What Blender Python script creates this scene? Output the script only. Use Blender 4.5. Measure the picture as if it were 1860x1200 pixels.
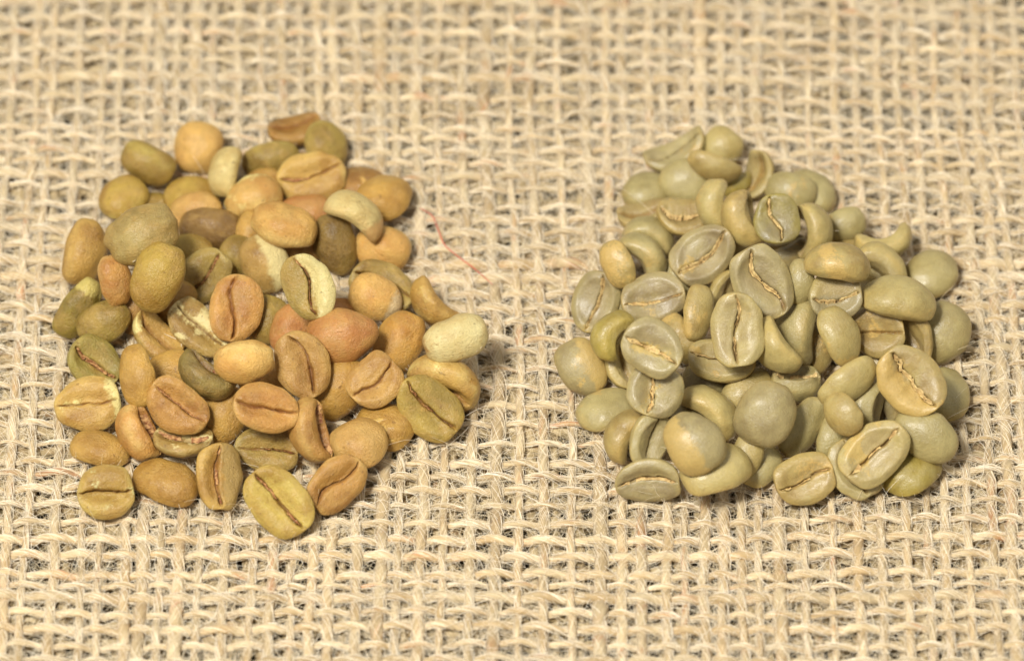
# Two heaps of green coffee beans on coarse burlap.  1 Blender unit = 1 cm.
import bpy, math
import numpy as np
from mathutils import Vector, Matrix, Euler

for _o in list(bpy.data.objects):
    bpy.data.objects.remove(_o)
scene = bpy.context.scene
COL = scene.collection
scene.unit_settings.system = 'METRIC'
scene.unit_settings.scale_length = 0.01

# ------------------------------------------------------------------ camera
PITCH, DIST, FOCAL = math.radians(48.0), 102.0, 226.5
cam_data = bpy.data.cameras.new('camera')
cam = bpy.data.objects.new('camera', cam_data)
COL.objects.link(cam)
cam.location = (0.0, -DIST * math.cos(PITCH), DIST * math.sin(PITCH))
cam.rotation_euler = (math.pi / 2 - PITCH, 0.0, 0.0)
cam_data.lens = FOCAL
cam_data.sensor_width = 36.0
cam_data.clip_start = 1.0
cam_data.clip_end = 2000.0
cam_data.dof.use_dof = True
cam_data.dof.focus_distance = DIST - 1.6
cam_data.dof.aperture_fstop = 0.142
scene.camera = cam

# ------------------------------------------------------------------ light
world = bpy.data.worlds.new('World')
scene.world = world
world.use_nodes = True
_bg = world.node_tree.nodes['Background']
_bg.inputs['Color'].default_value = (1.0, 0.98, 0.945, 1)
_bg.inputs['Strength'].default_value = 0.33


def area_lamp(name, loc, target, size, power, color):
    d = bpy.data.lights.new(name, 'AREA')
    d.shape = 'DISK'
    d.size = size
    d.energy = power
    d.color = color
    o = bpy.data.objects.new(name, d)
    COL.objects.link(o)
    o.location = loc
    o.rotation_euler = (Vector(target) - Vector(loc)).to_track_quat('-Z', 'Y').to_euler()
    return o


area_lamp('softbox', (-32, -44, 90), (0, 0, 0), 34, 90000, (1.0, 0.982, 0.945))
area_lamp('glint_lamp', (-24, -46, 92), (0, 0, 0), 11, 60000, (1.0, 0.982, 0.945))  # small extra lamp added beside the softbox for brighter glints on the beans
area_lamp('fill_softbox', (60, 35, 70), (0, 0, 0), 60, 13000, (1.0, 0.985, 0.96))

scene.view_settings.view_transform = 'Standard'
scene.view_settings.look = 'None'
scene.view_settings.exposure = 0.0
scene.view_settings.gamma = 1.0
scene.render.engine = 'CYCLES'
scene.cycles.max_bounces = 6
scene.cycles.use_denoising = True


# ------------------------------------------------------------------ helpers
def lin(rgb):
    out = []
    for c in rgb:
        c = c / 255.0
        out.append(c / 12.92 if c <= 0.04045 else ((c + 0.055) / 1.055) ** 2.4)
    return tuple(out)


def tag(o, label=None, category=None, group=None, kind=None):
    for k, v in (('label', label), ('category', category), ('group', group), ('kind', kind)):
        if v:
            o[k] = v
    return o


def link_mesh(name, verts, faces, mat, parent=None, attrs=None, smooth=True):
    """verts (n,3); faces: int array (m,4) or (m,3)"""
    me = bpy.data.meshes.new(name)
    verts = np.asarray(verts, dtype=np.float32)
    groups = faces if isinstance(faces, (list, tuple)) else [faces]
    groups = [np.asarray(f, dtype=np.int32) for f in groups if len(f)]
    nl = sum(f.size for f in groups)
    npoly = sum(len(f) for f in groups)
    me.vertices.add(len(verts))
    me.vertices.foreach_set('co', verts.ravel())
    me.loops.add(nl)
    me.loops.foreach_set('vertex_index', np.concatenate([f.ravel() for f in groups]))
    me.polygons.add(npoly)
    tot = np.concatenate([np.full(len(f), f.shape[1], np.int32) for f in groups])
    start = np.concatenate([[0], np.cumsum(tot)[:-1]]).astype(np.int32)
    me.polygons.foreach_set('loop_start', start)
    me.polygons.foreach_set('use_smooth', np.full(npoly, smooth, dtype=bool))
    for an, av in (attrs or {}).items():
        av = np.asarray(av, dtype=np.float32)
        if av.ndim == 1:
            at = me.attributes.new(an, 'FLOAT', 'POINT')
            at.data.foreach_set('value', av)
        else:
            at = me.attributes.new(an, 'FLOAT_VECTOR', 'POINT')
            at.data.foreach_set('vector', av.ravel())
    me.update(calc_edges=True)
    me.validate()
    o = bpy.data.objects.new(name, me)
    COL.objects.link(o)
    if mat:
        me.materials.append(mat)
    if parent:
        o.parent = parent
    return o


# === BEAN SHAPE ===
def _h(ix, iy, iz, seed):
    h = (ix.astype(np.int64) * 374761393 + iy.astype(np.int64) * 668265263
         + iz.astype(np.int64) * 2147483647 + int(seed) * 974711) & 0xFFFFFFFF
    h = ((h ^ (h >> 13)) * 1274126177) & 0xFFFFFFFF
    h = ((h ^ (h >> 16)) * 2246822519) & 0xFFFFFFFF
    return ((h ^ (h >> 15)) & 0xFFFF) / 65535.0


def vnoise(p, seed=0):
    """smooth value noise in -1..1, p (n,3)"""
    f = np.floor(p)
    i = f.astype(np.int64)
    t = p - f
    t = t * t * (3 - 2 * t)
    r = 0
    for dx in (0, 1):
        wx = t[:, 0] if dx else 1 - t[:, 0]
        for dy in (0, 1):
            wy = t[:, 1] if dy else 1 - t[:, 1]
            for dz in (0, 1):
                wz = t[:, 2] if dz else 1 - t[:, 2]
                r = r + wx * wy * wz * _h(i[:, 0] + dx, i[:, 1] + dy, i[:, 2] + dz, seed)
    return r * 2 - 1


def n1(x, f, seed):
    x = np.asarray(x, float).ravel()
    return vnoise(np.stack([x * f, np.full_like(x, seed * 1.37 + .3), np.full_like(x, .7)], 1), seed)


class Bean:
    """plano convex bean, length along x, flat side with its seam towards +z"""

    def __init__(s, L, W, H, seed, **k):
        s.a, s.b, s.H, s.seed = L / 2, W / 2, H, seed
        s.k = k
        rs = np.random.RandomState(seed)
        s.rnd = k.get('rnd', 0)
        s.hd, s.hf = (H * .58, H * .42) if s.rnd else (H * .72, H * .28)
        s.ph = rs.uniform(0, 6.28)
        s.lip = rs.choice([-1, 1]) * rs.uniform(.4, 1)
        s.yb = rs.uniform(-.07, .07)
        s.eg = rs.uniform(-.10, .10)
        s.tw = rs.uniform(-.16, .16)
        s.gs, s.gf = rs.uniform(.05, .20), rs.uniform(1.5, 3.4)
        s.off = rs.uniform(-.12, .12)
        s.full = rs.uniform(.66, .84)

    def groove_y(s, xn):
        sh = np.shape(xn)
        x = np.ravel(xn)
        y = s.gs * np.sin(s.gf * x + s.ph) + .07 * n1(x, 2.1, s.seed) + .035 * n1(x, 6, s.seed + 5) + .02 * n1(x, 15, s.seed + 6) + s.off
        if s.k.get('scurve'):
            y = y + .20 * np.sin(2.9 * x) * s.k['scurve']
        if s.k.get('jag'):
            y = y + .07 * n1(x, 8, s.seed + 3) + .05 * n1(x, 16, s.seed + 4)
        return (y * s.b).reshape(sh)

    def width(s, xn, u_r):
        pt = s.k.get('point', 0)
        w = u_r * (1 + s.eg * xn)
        if pt:
            w = w * (1 - pt * np.clip(xn, 0, 1) ** 2)
        return w

    def top(s, xn, y, w):
        """height of the flat side at x/a, y"""
        a, b, H = s.a, s.b, s.H
        c = np.clip(np.abs(y) / np.maximum(b * w, 1e-6), 0, 1)
        z = s.hf * w ** .8 * ((1 - c ** 2.2) ** .52 if s.rnd else (1 - c ** 2.6) ** .60)
        q = np.sqrt(np.clip(xn * xn + (y / b) ** 2, 0, 4))
        rim = s.k.get('rim', .25)
        z = z + rim * .11 * H * np.exp(-((q - .80) / .13) ** 2) * (1 - c ** 6)
        z = z - rim * .05 * H * np.exp(-(q / .6) ** 2)
        dy = y - s.groove_y(xn)
        env = np.clip(1 - np.abs(xn) ** 3, 0, 1)
        env2 = np.clip((.95 - np.abs(xn)) / .18, 0, 1)
        wob = 1 + .6 * n1(np.ravel(xn), 5, s.seed + 7).reshape(np.shape(xn))
        sm, vl = s.k.get('seam', 1.0), s.k.get('valley', .55)
        z = z - vl * .26 * H * np.exp(-(dy / (.34 * b)) ** 2) * env
        z = z + s.lip * .15 * H * np.tanh(dy / (.07 * b)) * np.exp(-(dy / (.45 * b)) ** 2) * env
        sw = (.019 + .015 * sm) * b * np.clip(wob, .35, 2)
        z = z - min(sm, 1.3) * .24 * H * np.exp(-(dy / sw) ** 2) * env2
        # raised lips along the slit
        z = z + .03 * H * np.exp(-((np.abs(dy) - 3.5 * sw) / (.10 * b)) ** 2) * env2
        g = np.exp(-(dy / (1.35 * sw)) ** 2) * env2
        return z, g

    def warp(s, P):
        a, b = s.a, s.b
        x, y, z = P[:, 0].copy(), P[:, 1].copy(), P[:, 2].copy()
        xn = x / a
        # twist
        t = s.tw * xn
        y, z = y * np.cos(t) - z * np.sin(t), y * np.sin(t) + z * np.cos(t)
        bend = s.k.get('b', .05)
        z = z + bend * 1.9 * a * (xn * xn - .33)
        x = x - np.sign(bend) * (z / a) * xn * a * min(abs(bend) * 1.3, .5)
        y = y + s.yb * a * xn * xn
        P = np.stack([x, y, z], 1)
        sz = (a + b)
        n = vnoise(P / sz * 2.3 + s.seed % 97, s.seed) * .062 + vnoise(P / sz * 5.0 + 31, s.seed + 1) * .040 \
            + vnoise(P / sz * 13 + 77, s.seed + 2) * .006
        if s.k.get('ribs'):
            n = n + s.k['ribs'] * .018 * np.sin(P[:, 1] / b * 9 + 1.5 * np.sin(P[:, 0] / a * 2)) * (P[:, 2] < 0)
        if s.k.get('bumpy'):
            n = n + s.k['bumpy'] * .012 * vnoise(P * 7, s.seed + 9)
        P = P * (1 + n)[:, None]
        return P

    def mesh(s, nu=46, ntop=58, nbot=30):
        tau = np.linspace(-1, 1, ntop)
        ft = math.pi / 2 - np.sign(tau) * np.abs(tau) ** 1.75 * math.pi / 2
        ft = np.sort(ft)
        fb = np.linspace(math.pi, 2 * math.pi, nbot + 1)[1:-1]
        phi = np.concatenate([ft, fb])
        u = np.linspace(0, math.pi, nu + 1)[1:-1]
        U, F = np.meshgrid(u, phi, indexing='ij')
        xn = -np.cos(U)
        r = np.sin(U) ** s.full
        w = s.width(xn, r)
        c, sn = np.cos(F), np.sin(F)
        y = s.b * w * c
        top = sn >= -1e-9
        zt, g = s.top(xn, y, w)
        zb = -s.hd * w ** .88 * np.abs(sn) ** .96
        z = np.where(top, zt * np.clip(1, 0, 1), zb)
        # rim of the flat side starts where the dome ends
        P = np.stack([s.a * xn, y, z], -1)
        n, m = P.shape[:2]
        P = P.reshape(-1, 3)
        groove = np.where(top, g, 0).ravel()
        face = np.where(top, np.clip(sn * 3, 0, 1), 0).ravel()
        edge = (np.exp(-(sn / .34) ** 2) * .8 + np.clip(np.abs(xn) - .8, 0, 1) * 4).ravel()
        flat = np.where(top, np.clip(sn * 1.6 - .45, 0, 1), 0).ravel()
        flat = np.concatenate([flat, [0, 0]])
        near = np.where(top, np.exp(-((y - s.groove_y(xn)) / (.30 * s.b)) ** 2), 0).ravel()
        near = np.concatenate([near, [0, 0]])
        bco = np.concatenate([np.stack([xn, c, sn], -1).reshape(-1, 3), [[-1, 0, 0], [1, 0, 0]]])
        e0 = np.array([[-s.a, 0, 0], [s.a, 0, 0]])
        P = np.concatenate([P, e0])
        groove = np.concatenate([groove, [0, 0]])
        face = np.concatenate([face, [.3, .3]])
        edge = np.concatenate([edge, [1, 1]])
        P = s.warp(P)
        ii = np.arange(n - 1)[:, None] * m
        jj = np.arange(m)[None, :]
        j2 = (jj + 1) % m
        quads = np.stack([ii + jj, ii + m + jj, ii + m + j2, ii + j2], -1).reshape(-1, 4)
        k0, k1 = n * m, n * m + 1
        j = np.arange(m)
        t0 = np.stack([np.full(m, k0), j, (j + 1) % m], 1)
        b0 = (n - 1) * m
        t1 = np.stack([np.full(m, k1), b0 + (j + 1) % m, b0 + j], 1)
        return P, quads, np.concatenate([t0, t1]), {'groove': groove, 'edge': edge, 'flat': flat, 'near': near, 'bean_co': bco}

    def chaff(s, amount):
        rs = np.random.RandomState(s.seed + 77)
        n = 46
        xs = np.linspace(-.84, .84, n)
        cross = np.array([-1, -.45, 0, .45, 1.0])
        X, C = np.meshgrid(xs, cross, indexing='ij')
        hw = s.b * (.022 + .034 * amount) * (1 + .9 * n1(xs, 3.5, s.seed + 11) + .4 * n1(xs, 9, s.seed + 12))
        hw = np.clip(hw, .004, None) * np.clip((.9 - np.abs(xs)) / .15, .12, 1)
        Y = s.groove_y(X) + C * hw[:, None] + rs.uniform(-.006, .006, X.shape) * s.b * 2
        r = np.sqrt(np.clip(1 - X * X, 0, 1)) ** s.full
        w = s.width(X, r)
        gy = s.groove_y(X)
        z1, _ = s.top(X, gy + np.sign(C + 1e-6) * s.b * .16, w)
        depth = s.H * .03 * (1 - np.abs(C)) + s.H * .02
        Z = z1 - depth + s.H * .010 * rs.uniform(-1, 1, X.shape) + .03 * s.H * n1(xs, 9, s.seed + 13)[:, None]
        P = np.stack([s.a * X, Y, Z], -1).reshape(-1, 3)
        P = s.warp(P)
        m = len(cross)
        ii = np.arange(n - 1)[:, None] * m
        jj = np.arange(m - 1)[None, :]
        q = np.stack([ii + jj, ii + m + jj, ii + m + jj + 1, ii + jj + 1], -1).reshape(-1, 4)
        keep = np.repeat(n1(xs[:-1], 2.6, s.seed + 21) > -.18 - .25 * amount, m - 1)
        q = q[keep & (rs.uniform(size=len(q)) > .04)]
        return P, q
# === END BEAN SHAPE ===


# ------------------------------------------------------------------ node helpers
def new_mat(name):
    m = bpy.data.materials.new(name)
    m.use_nodes = True
    nt = m.node_tree
    for n in list(nt.nodes):
        nt.nodes.remove(n)
    out = nt.nodes.new('ShaderNodeOutputMaterial')
    b = nt.nodes.new('ShaderNodeBsdfPrincipled')
    nt.links.new(b.outputs[0], out.inputs['Surface'])
    return m, nt, b


class NT:
    def __init__(s, nt):
        s.nt = nt

    def put(s, sock, v):
        if isinstance(v, bpy.types.NodeSocket):
            s.nt.links.new(v, sock)
        elif v is not None:
            sock.default_value = v

    def attr(s, name, kind='OBJECT', out='Color'):
        n = s.nt.nodes.new('ShaderNodeAttribute')
        n.attribute_type = kind
        n.attribute_name = name
        return n.outputs[out]

    def math(s, op, a, b=None, c=None, clamp=False):
        n = s.nt.nodes.new('ShaderNodeMath')
        n.operation = op
        n.use_clamp = clamp
        for i, v in enumerate((a, b, c)):
            if v is not None:
                s.put(n.inputs[i], v)
        return n.outputs[0]

    def vmath(s, op, a, b=None, scale=None):
        n = s.nt.nodes.new('ShaderNodeVectorMath')
        n.operation = op
        s.put(n.inputs[0], a)
        if b is not None:
            s.put(n.inputs[1], b)
        if scale is not None:
            s.put(n.inputs['Scale'], scale)
        return n.outputs[0]

    def noise(s, vec, scale, detail=3, rough=.55, dist=0.0):
        n = s.nt.nodes.new('ShaderNodeTexNoise')
        s.put(n.inputs['Vector'], vec)
        n.inputs['Scale'].default_value = scale
        n.inputs['Detail'].default_value = detail
        n.inputs['Roughness'].default_value = rough
        n.inputs['Distortion'].default_value = dist
        return n.outputs['Fac']

    def step(s, v, lo, hi):
        n = s.nt.nodes.new('ShaderNodeMapRange')
        n.interpolation_type = 'SMOOTHSTEP'
        s.put(n.inputs['Value'], v)
        s.put(n.inputs['From Min'], lo)
        s.put(n.inputs['From Max'], hi)
        return n.outputs['Result']

    def mix(s, fac, a, b, mode='MIX'):
        n = s.nt.nodes.new('ShaderNodeMix')
        n.data_type = 'RGBA'
        n.blend_type = mode
        s.put(n.inputs[0], fac)
        for i, v in ((6, a), (7, b)):
            if isinstance(v, tuple) and len(v) == 3:
                v = v + (1.0,)
            s.put(n.inputs[i], v)
        return n.outputs[2]

    def gray(s, v):
        n = s.nt.nodes.new('ShaderNodeCombineColor')
        for i in range(3):
            s.put(n.inputs[i], v)
        return n.outputs[0]

    def bump(s, h, strength, dist, normal=None):
        n = s.nt.nodes.new('ShaderNodeBump')
        n.inputs['Strength'].default_value = strength
        n.inputs['Distance'].default_value = dist
        s.put(n.inputs['Height'], h)
        if normal is not None:
            s.put(n.inputs['Normal'], normal)
        return n.outputs[0]


def bean_material(name, crease, rough, sss, fine, pore, face_tint, face_amount, edge_amount, common):
    m, nt, b = new_mat(name)
    N = NT(nt)
    tc = nt.nodes.new('ShaderNodeTexCoord')
    seed = N.attr('seed', out='Fac')
    co = N.vmath('ADD', tc.outputs['Object'], N.vmath('SCALE', (17.3, 9.1, 13.7), scale=seed))
    t1, t2, pt = N.attr('tint'), N.attr('tint_two'), N.attr('patch_tint')
    big = N.noise(co, 1.7, 4, .6, .3)
    col = N.mix(N.step(big, .36, .66), t1, t2)
    com = N.step(N.noise(N.vmath('ADD', co, (9.2, 4.1, 1.7)), 3.4, 5, .62, .5), .42, .66)
    col = N.mix(N.math('MULTIPLY', com, .40), col, common)
    fl = N.math('MULTIPLY', N.attr('flat', 'GEOMETRY', 'Fac'), N.step(N.noise(co, 2.6, 3, .6), .30, .60))
    col = N.mix(N.math('MULTIPLY', fl, face_amount), col, N.mix(1.0, col, face_tint, 'MULTIPLY'))
    # ragged lighter skin / bare patches, an amount per bean
    amt = N.attr('patch_amount', out='Fac')
    pn = N.noise(N.vmath('ADD', co, (5.1, 3.3, 8.8)), 1.25, 6, .62, .35)
    pn = N.math('ADD', pn, N.math('MULTIPLY', N.math('SUBTRACT', N.noise(co, 24, 3, .6), .5), .16))
    pn = N.math('ADD', pn, N.math('MULTIPLY', N.attr('near', 'GEOMETRY', 'Fac'), .05))
    thr = N.math('SUBTRACT', .74, N.math('MULTIPLY', amt, .46))
    pmask = N.step(pn, thr, N.math('ADD', thr, .07))
    pmask = N.math('MULTIPLY', pmask, N.step(amt, .0, .06))
    # a differently coloured tip or half on some beans
    sx = nt.nodes.new('ShaderNodeSeparateXYZ')
    nt.links.new(N.attr('bean_co', 'GEOMETRY', 'Vector'), sx.inputs[0])
    wob = N.math('MULTIPLY', N.math('SUBTRACT', N.noise(co, 4.0, 7, .72, .4), .5), 1.1)
    tip = N.attr('tip', out='Fac')
    tm = N.step(N.math('ADD', sx.outputs[0], N.math('MULTIPLY', wob, .9)), N.math('SUBTRACT', .96, N.math('MULTIPLY', tip, 1.2)),
                N.math('SUBTRACT', 1.14, N.math('MULTIPLY', tip, 1.2)))
    tm = N.math('MULTIPLY', tm, N.step(tip, .0, .05))
    half = N.attr('half', out='Fac')
    hm = N.step(N.math('ADD', N.math('MULTIPLY', sx.outputs[1], half), N.math('MULTIPLY', wob, 1.15)), -.06, .22)
    hm = N.math('MULTIPLY', hm, N.step(N.math('ABSOLUTE', half), .0, .05))
    pmask = N.math('MAXIMUM', pmask, N.math('MAXIMUM', tm, N.math('MULTIPLY', hm, .9)))
    col = N.mix(N.math('MULTIPLY', pmask, .88), col, pt)
    ed = N.math('MULTIPLY', N.attr('edge', 'GEOMETRY', 'Fac'), N.step(N.noise(co, 3.1, 5, .65, .4), .36, .60))
    col = N.mix(N.math('MULTIPLY', ed, edge_amount, clamp=True), col, N.mix(.55, N.mix(1.0, t1, (1.15, 1.15, 1.15), 'MULTIPLY'), pt))
    # mottling, pores, fine fibres of skin
    mid = N.noise(co, 7.0, 4, .6)
    col = N.mix(1.0, col, N.gray(N.math('ADD', .80, N.math('MULTIPLY', mid, .40))), 'MULTIPLY')
    fn = N.noise(co, 34, 3, .6)
    col = N.mix(1.0, col, N.gray(N.math('ADD', .86, N.math('MULTIPLY', fn, .28))), 'MULTIPLY')
    dots = N.step(N.noise(N.vmath('ADD', co, (1.1, 7.7, 2.2)), 13, 2, .5), .66, .74)
    col = N.mix(N.math('MULTIPLY', dots, pore), col, lin((96, 58, 26)))
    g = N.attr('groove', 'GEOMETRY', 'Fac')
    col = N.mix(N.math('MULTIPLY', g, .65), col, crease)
    nt.links.new(col, b.inputs['Base Color'])
    r = N.math('ADD', rough, N.math('MULTIPLY', N.math('SUBTRACT', fn, .5), .35))
    r = N.math('ADD', r, N.math('MULTIPLY', pmask, .08), clamp=True)
    nt.links.new(r, b.inputs['Roughness'])
    b.inputs['IOR'].default_value = 1.45
    b.inputs['Specular IOR Level'].default_value = 0.5
    b.inputs['Subsurface Weight'].default_value = sss
    b.inputs['Subsurface Radius'].default_value = (1.0, .62, .28)
    b.inputs['Subsurface Scale'].default_value = .10
    b.inputs['Coat Weight'].default_value = .30 if pore < .2 else .20
    b.inputs['Coat Roughness'].default_value = .22
    wr = N.noise(N.vmath('MULTIPLY', co, (1.1, 1.45, 1.45)), 17, 5, .68, .6)
    h = N.math('ADD', N.math('MULTIPLY', wr, 1.0), N.math('MULTIPLY', fn, .6))
    h = N.math('ADD', h, N.math('MULTIPLY', pmask, .18))
    bn = N.bump(h, fine, .05)
    nt.links.new(bn, b.inputs['Normal'])
    nt.links.new(N.bump(h, fine * .30, .05), b.inputs['Coat Normal'])
    return m


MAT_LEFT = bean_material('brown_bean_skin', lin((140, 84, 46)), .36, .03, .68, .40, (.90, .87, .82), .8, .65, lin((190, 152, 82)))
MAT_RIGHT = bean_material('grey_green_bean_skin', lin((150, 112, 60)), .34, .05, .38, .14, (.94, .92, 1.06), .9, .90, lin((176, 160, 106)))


def chaff_material(name, c1, c2):
    m, nt, b = new_mat(name)
    N = NT(nt)
    tc = nt.nodes.new('ShaderNodeTexCoord')
    n = N.noise(tc.outputs['Object'], 14, 4, .65)
    nt.links.new(N.mix(N.step(n, .35, .68), c1, c2), b.inputs['Base Color'])
    b.inputs['Roughness'].default_value = .7
    nt.links.new(N.bump(n, .5, .03), b.inputs['Normal'])
    return m


MAT_CHAFF_L = chaff_material('brown_chaff', lin((120, 62, 30)), lin((206, 160, 100)))
MAT_CHAFF_R = chaff_material('golden_chaff', lin((172, 138, 84)), lin((220, 192, 128)))


def yarn_material(name, base, dark, pale, rust, bump):
    m, nt, b = new_mat(name)
    N = NT(nt)
    yc = N.attr('yarn_co', 'GEOMETRY', 'Vector')       # x along the yarn, yz twisted round it (cm)
    seed = N.attr('seed', out='Fac')
    tone = N.attr('tone', out='Fac')
    off = N.vmath('SCALE', (31.7, 11.3, 5.9), scale=seed)
    along = N.vmath('ADD', N.vmath('MULTIPLY', yc, (1.0, 0.15, 0.15)), off)
    fib = N.vmath('ADD', N.vmath('MULTIPLY', yc, (2.2, 30.0, 30.0)), off)
    f1 = N.noise(fib, 1.0, 3, .6)
    slow = N.noise(along, 1.4, 3, .6)
    col = N.mix(N.step(slow, .34, .66), dark, base)
    col = N.mix(N.math('MULTIPLY', N.step(f1, .50, .74), .75), col, pale)
    ru = N.math('MULTIPLY', N.step(N.noise(N.vmath('ADD', along, (3.3, 1.2, 9.9)), 1.1, 3, .6), .56, .68),
                N.step(N.noise(fib, .6, 2, .6), .40, .62))
    col = N.mix(N.math('MULTIPLY', ru, .7), col, rust)
    col = N.mix(1.0, col, N.gray(N.math('ADD', .48, N.math('MULTIPLY', f1, .86))), 'MULTIPLY')
    col = N.mix(1.0, col, N.gray(tone), 'MULTIPLY')
    nt.links.new(col, b.inputs['Base Color'])
    b.inputs['Roughness'].default_value = .62
    b.inputs['Specular IOR Level'].default_value = .35
    b.inputs['Sheen Weight'].default_value = .15
    nt.links.new(N.bump(f1, bump, .05), b.inputs['Normal'])
    return m


MAT_YARN = yarn_material('jute_yarn', lin((228, 204, 158)), lin((206, 175, 125)), lin((246, 232, 202)),
                         lin((206, 140, 92)), .9)
MAT_YARN_UNDER = yarn_material('jute_yarn_under', lin((206, 184, 138)), lin((164, 140, 98)), lin((228, 212, 174)),
                               lin((170, 128, 88)), .5)


def fibre_material(name, c1, c2):
    m, nt, b = new_mat(name)
    N = NT(nt)
    hi = nt.nodes.new('ShaderNodeHairInfo')
    nt.links.new(N.mix(hi.outputs['Random'], c1, c2), b.inputs['Base Color'])
    b.inputs['Roughness'].default_value = .55
    b.inputs['Specular IOR Level'].default_value = .4
    return m


MAT_FIBRE = fibre_material('jute_fibre', lin((232, 212, 170)), lin((252, 242, 220)))
MAT_FIBRE_UNDER = fibre_material('jute_fibre_under', lin((210, 184, 134)), lin((244, 228, 190)))
MAT_RED = fibre_material('red_fibre', lin((214, 96, 78)), lin((214, 96, 78)))
MAT_PALE = fibre_material('pale_fibre', lin((240, 222, 186)), lin((240, 222, 186)))

# ------------------------------------------------------------------ burlap
RNG = np.random.RandomState(11)
X0, X1, Y0, Y1 = -11.6, 11.6, -9.6, 10.6


def cloth_field(x, y, amp=1.0):
    """gentle common sag and drift of the cloth (dx, dy, dz)"""
    p = np.stack([x * .16, y * .16, np.zeros_like(x)], -1).reshape(-1, 3)
    s = x.shape
    dx = vnoise(p + 3.1, 21).reshape(s) * .10 - y * .010
    dy = vnoise(p + 9.7, 22).reshape(s) * .10
    dy = dy - .45 * np.clip(x / 9, 0, 1.2) * np.clip((y - 2.5) / 5, 0, 1.2)
    q = p * 2.3
    dx = dx + vnoise(q + 1.2, 24).reshape(s) * .05
    dy = dy + vnoise(q + 5.2, 25).reshape(s) * .065
    dz = vnoise(p * 1.4 + 4.4, 23).reshape(s) * .05 - .02
    return dx * amp, dy * amp, dz * amp


def lattice(lo, hi, pitch, rng, jit):
    n = int((hi - lo) / pitch)
    step = pitch * (1 + jit * rng.uniform(-1, 1, n))
    p = lo + np.cumsum(step)
    return p[p < hi]


def yarn_mesh(path, rad, seed, sides, twist, lobes=4, lobe_amp=.10, flat=.88):
    """tube along path (n,3) with slubs, twisted strands; returns verts, quads, yarn_co"""
    n = len(path)
    seg = np.linalg.norm(np.diff(path, axis=0), axis=1)
    s = np.concatenate([[0], np.cumsum(seg)])
    t = np.gradient(path, axis=0)
    t /= np.linalg.norm(t, axis=1)[:, None]
    up = np.array([0, 0, 1.0])
    side = np.cross(t, up)
    side /= np.linalg.norm(side, axis=1)[:, None]
    nrm = np.cross(side, t)
    th = np.linspace(0, 2 * math.pi, sides, endpoint=False)
    S, T = np.meshgrid(s, th, indexing='ij')
    psi = T + 2 * math.pi * S / twist
    r = rad * (1 + .28 * n1(s, .8, seed) + .17 * n1(s, 2.5, seed + 1))
    q = np.stack([S * 1.3, np.cos(psi) * 1.1, np.sin(psi) * 1.1], -1).reshape(-1, 3) + seed % 53
    R = r[:, None] * (1 + lobe_amp * np.cos(lobes * psi + 1.5 * n1(s, .7, seed + 3)[:, None])
                      + .13 * vnoise(q, seed).reshape(S.shape))
    P = path[:, None, :] + side[:, None, :] * (R * np.cos(T))[..., None] + nrm[:, None, :] * (R * np.sin(T) * flat)[..., None]
    yc = np.stack([S, np.cos(psi) * rad, np.sin(psi) * rad], -1)
    ii = np.arange(n - 1)[:, None] * sides
    jj = np.arange(sides)[None, :]
    j2 = (jj + 1) % sides
    quads = np.stack([ii + jj, ii + j2, ii + sides + j2, ii + sides + jj], -1).reshape(-1, 4)
    return P.reshape(-1, 3), quads, yc.reshape(-1, 3)


def weave(rng, pitch_x, pitch_y, z0, amp, seg, rad_x, rad_y, seed0, drift=1.0):
    """paths of all yarns of a plain weave: list of (kind, path, radius, seed)"""
    xs = lattice(X0, X1, pitch_x, rng, .27)
    ys = lattice(Y0, Y1, pitch_y, rng, .33)
    out = []
    ny = int((Y1 - Y0) / seg)
    for i, x in enumerate(xs):
        y = np.linspace(Y0, Y1, ny)
        fi = np.interp(y, ys, np.arange(len(ys)), left=-.5, right=len(ys) - .5)
        ax = np.full_like(y, x)
        dx, dy, dz = cloth_field(ax, y, drift)
        h = np.cos(math.pi * (fi + i))
        z = z0 + dz + amp * .75 * np.sign(h) * np.abs(h) ** .8
        w = .035 * n1(y, .8, seed0 + i) + .02 * n1(y, 2.2, seed0 + i + 300)
        out.append(('warp_thread', np.stack([ax + dx + w, y + dy, z], 1), rad_x * rng.choice([.72, .88, 1, 1.1, 1.45]) * rng.uniform(.92, 1.1), seed0 + i))
    nx = int((X1 - X0) / seg)
    for j, yy in enumerate(ys):
        x = np.linspace(X0, X1, nx)
        fj = np.interp(x, xs, np.arange(len(xs)), left=-.5, right=len(xs) - .5)
        ay = np.full_like(x, yy)
        dx, dy, dz = cloth_field(x, ay, drift)
        h = -np.cos(math.pi * (fj + j))
        z = z0 + dz + amp * 1.1 * np.sign(h) * np.abs(h) ** .8
        w = .04 * n1(x, .7, seed0 + 1000 + j) + .022 * n1(x, 2.0, seed0 + 1300 + j)
        out.append(('weft_thread', np.stack([x + dx, ay + dy + w, z], 1), rad_y * rng.choice([.68, .88, 1, 1.15, 1.5]) * rng.uniform(.92, 1.1), seed0 + 1000 + j))
    return out


def hair_object(name, strands, radii, mat, parent=None):
    """strands: list of (k,3) arrays"""
    cd = bpy.data.hair_curves.new(name)
    sizes = [len(s) for s in strands]
    cd.add_curves(sizes)
    pts = np.concatenate(strands).astype(np.float32)
    cd.points.foreach_set('position', pts.ravel())
    at = cd.attributes.get('radius') or cd.attributes.new('radius', 'FLOAT', 'POINT')
    at.data.foreach_set('value', np.asarray(radii, np.float32))
    cd.materials.append(mat)
    o = bpy.data.objects.new(name, cd)
    COL.objects.link(o)
    if parent:
        o.parent = parent
    return o


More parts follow.
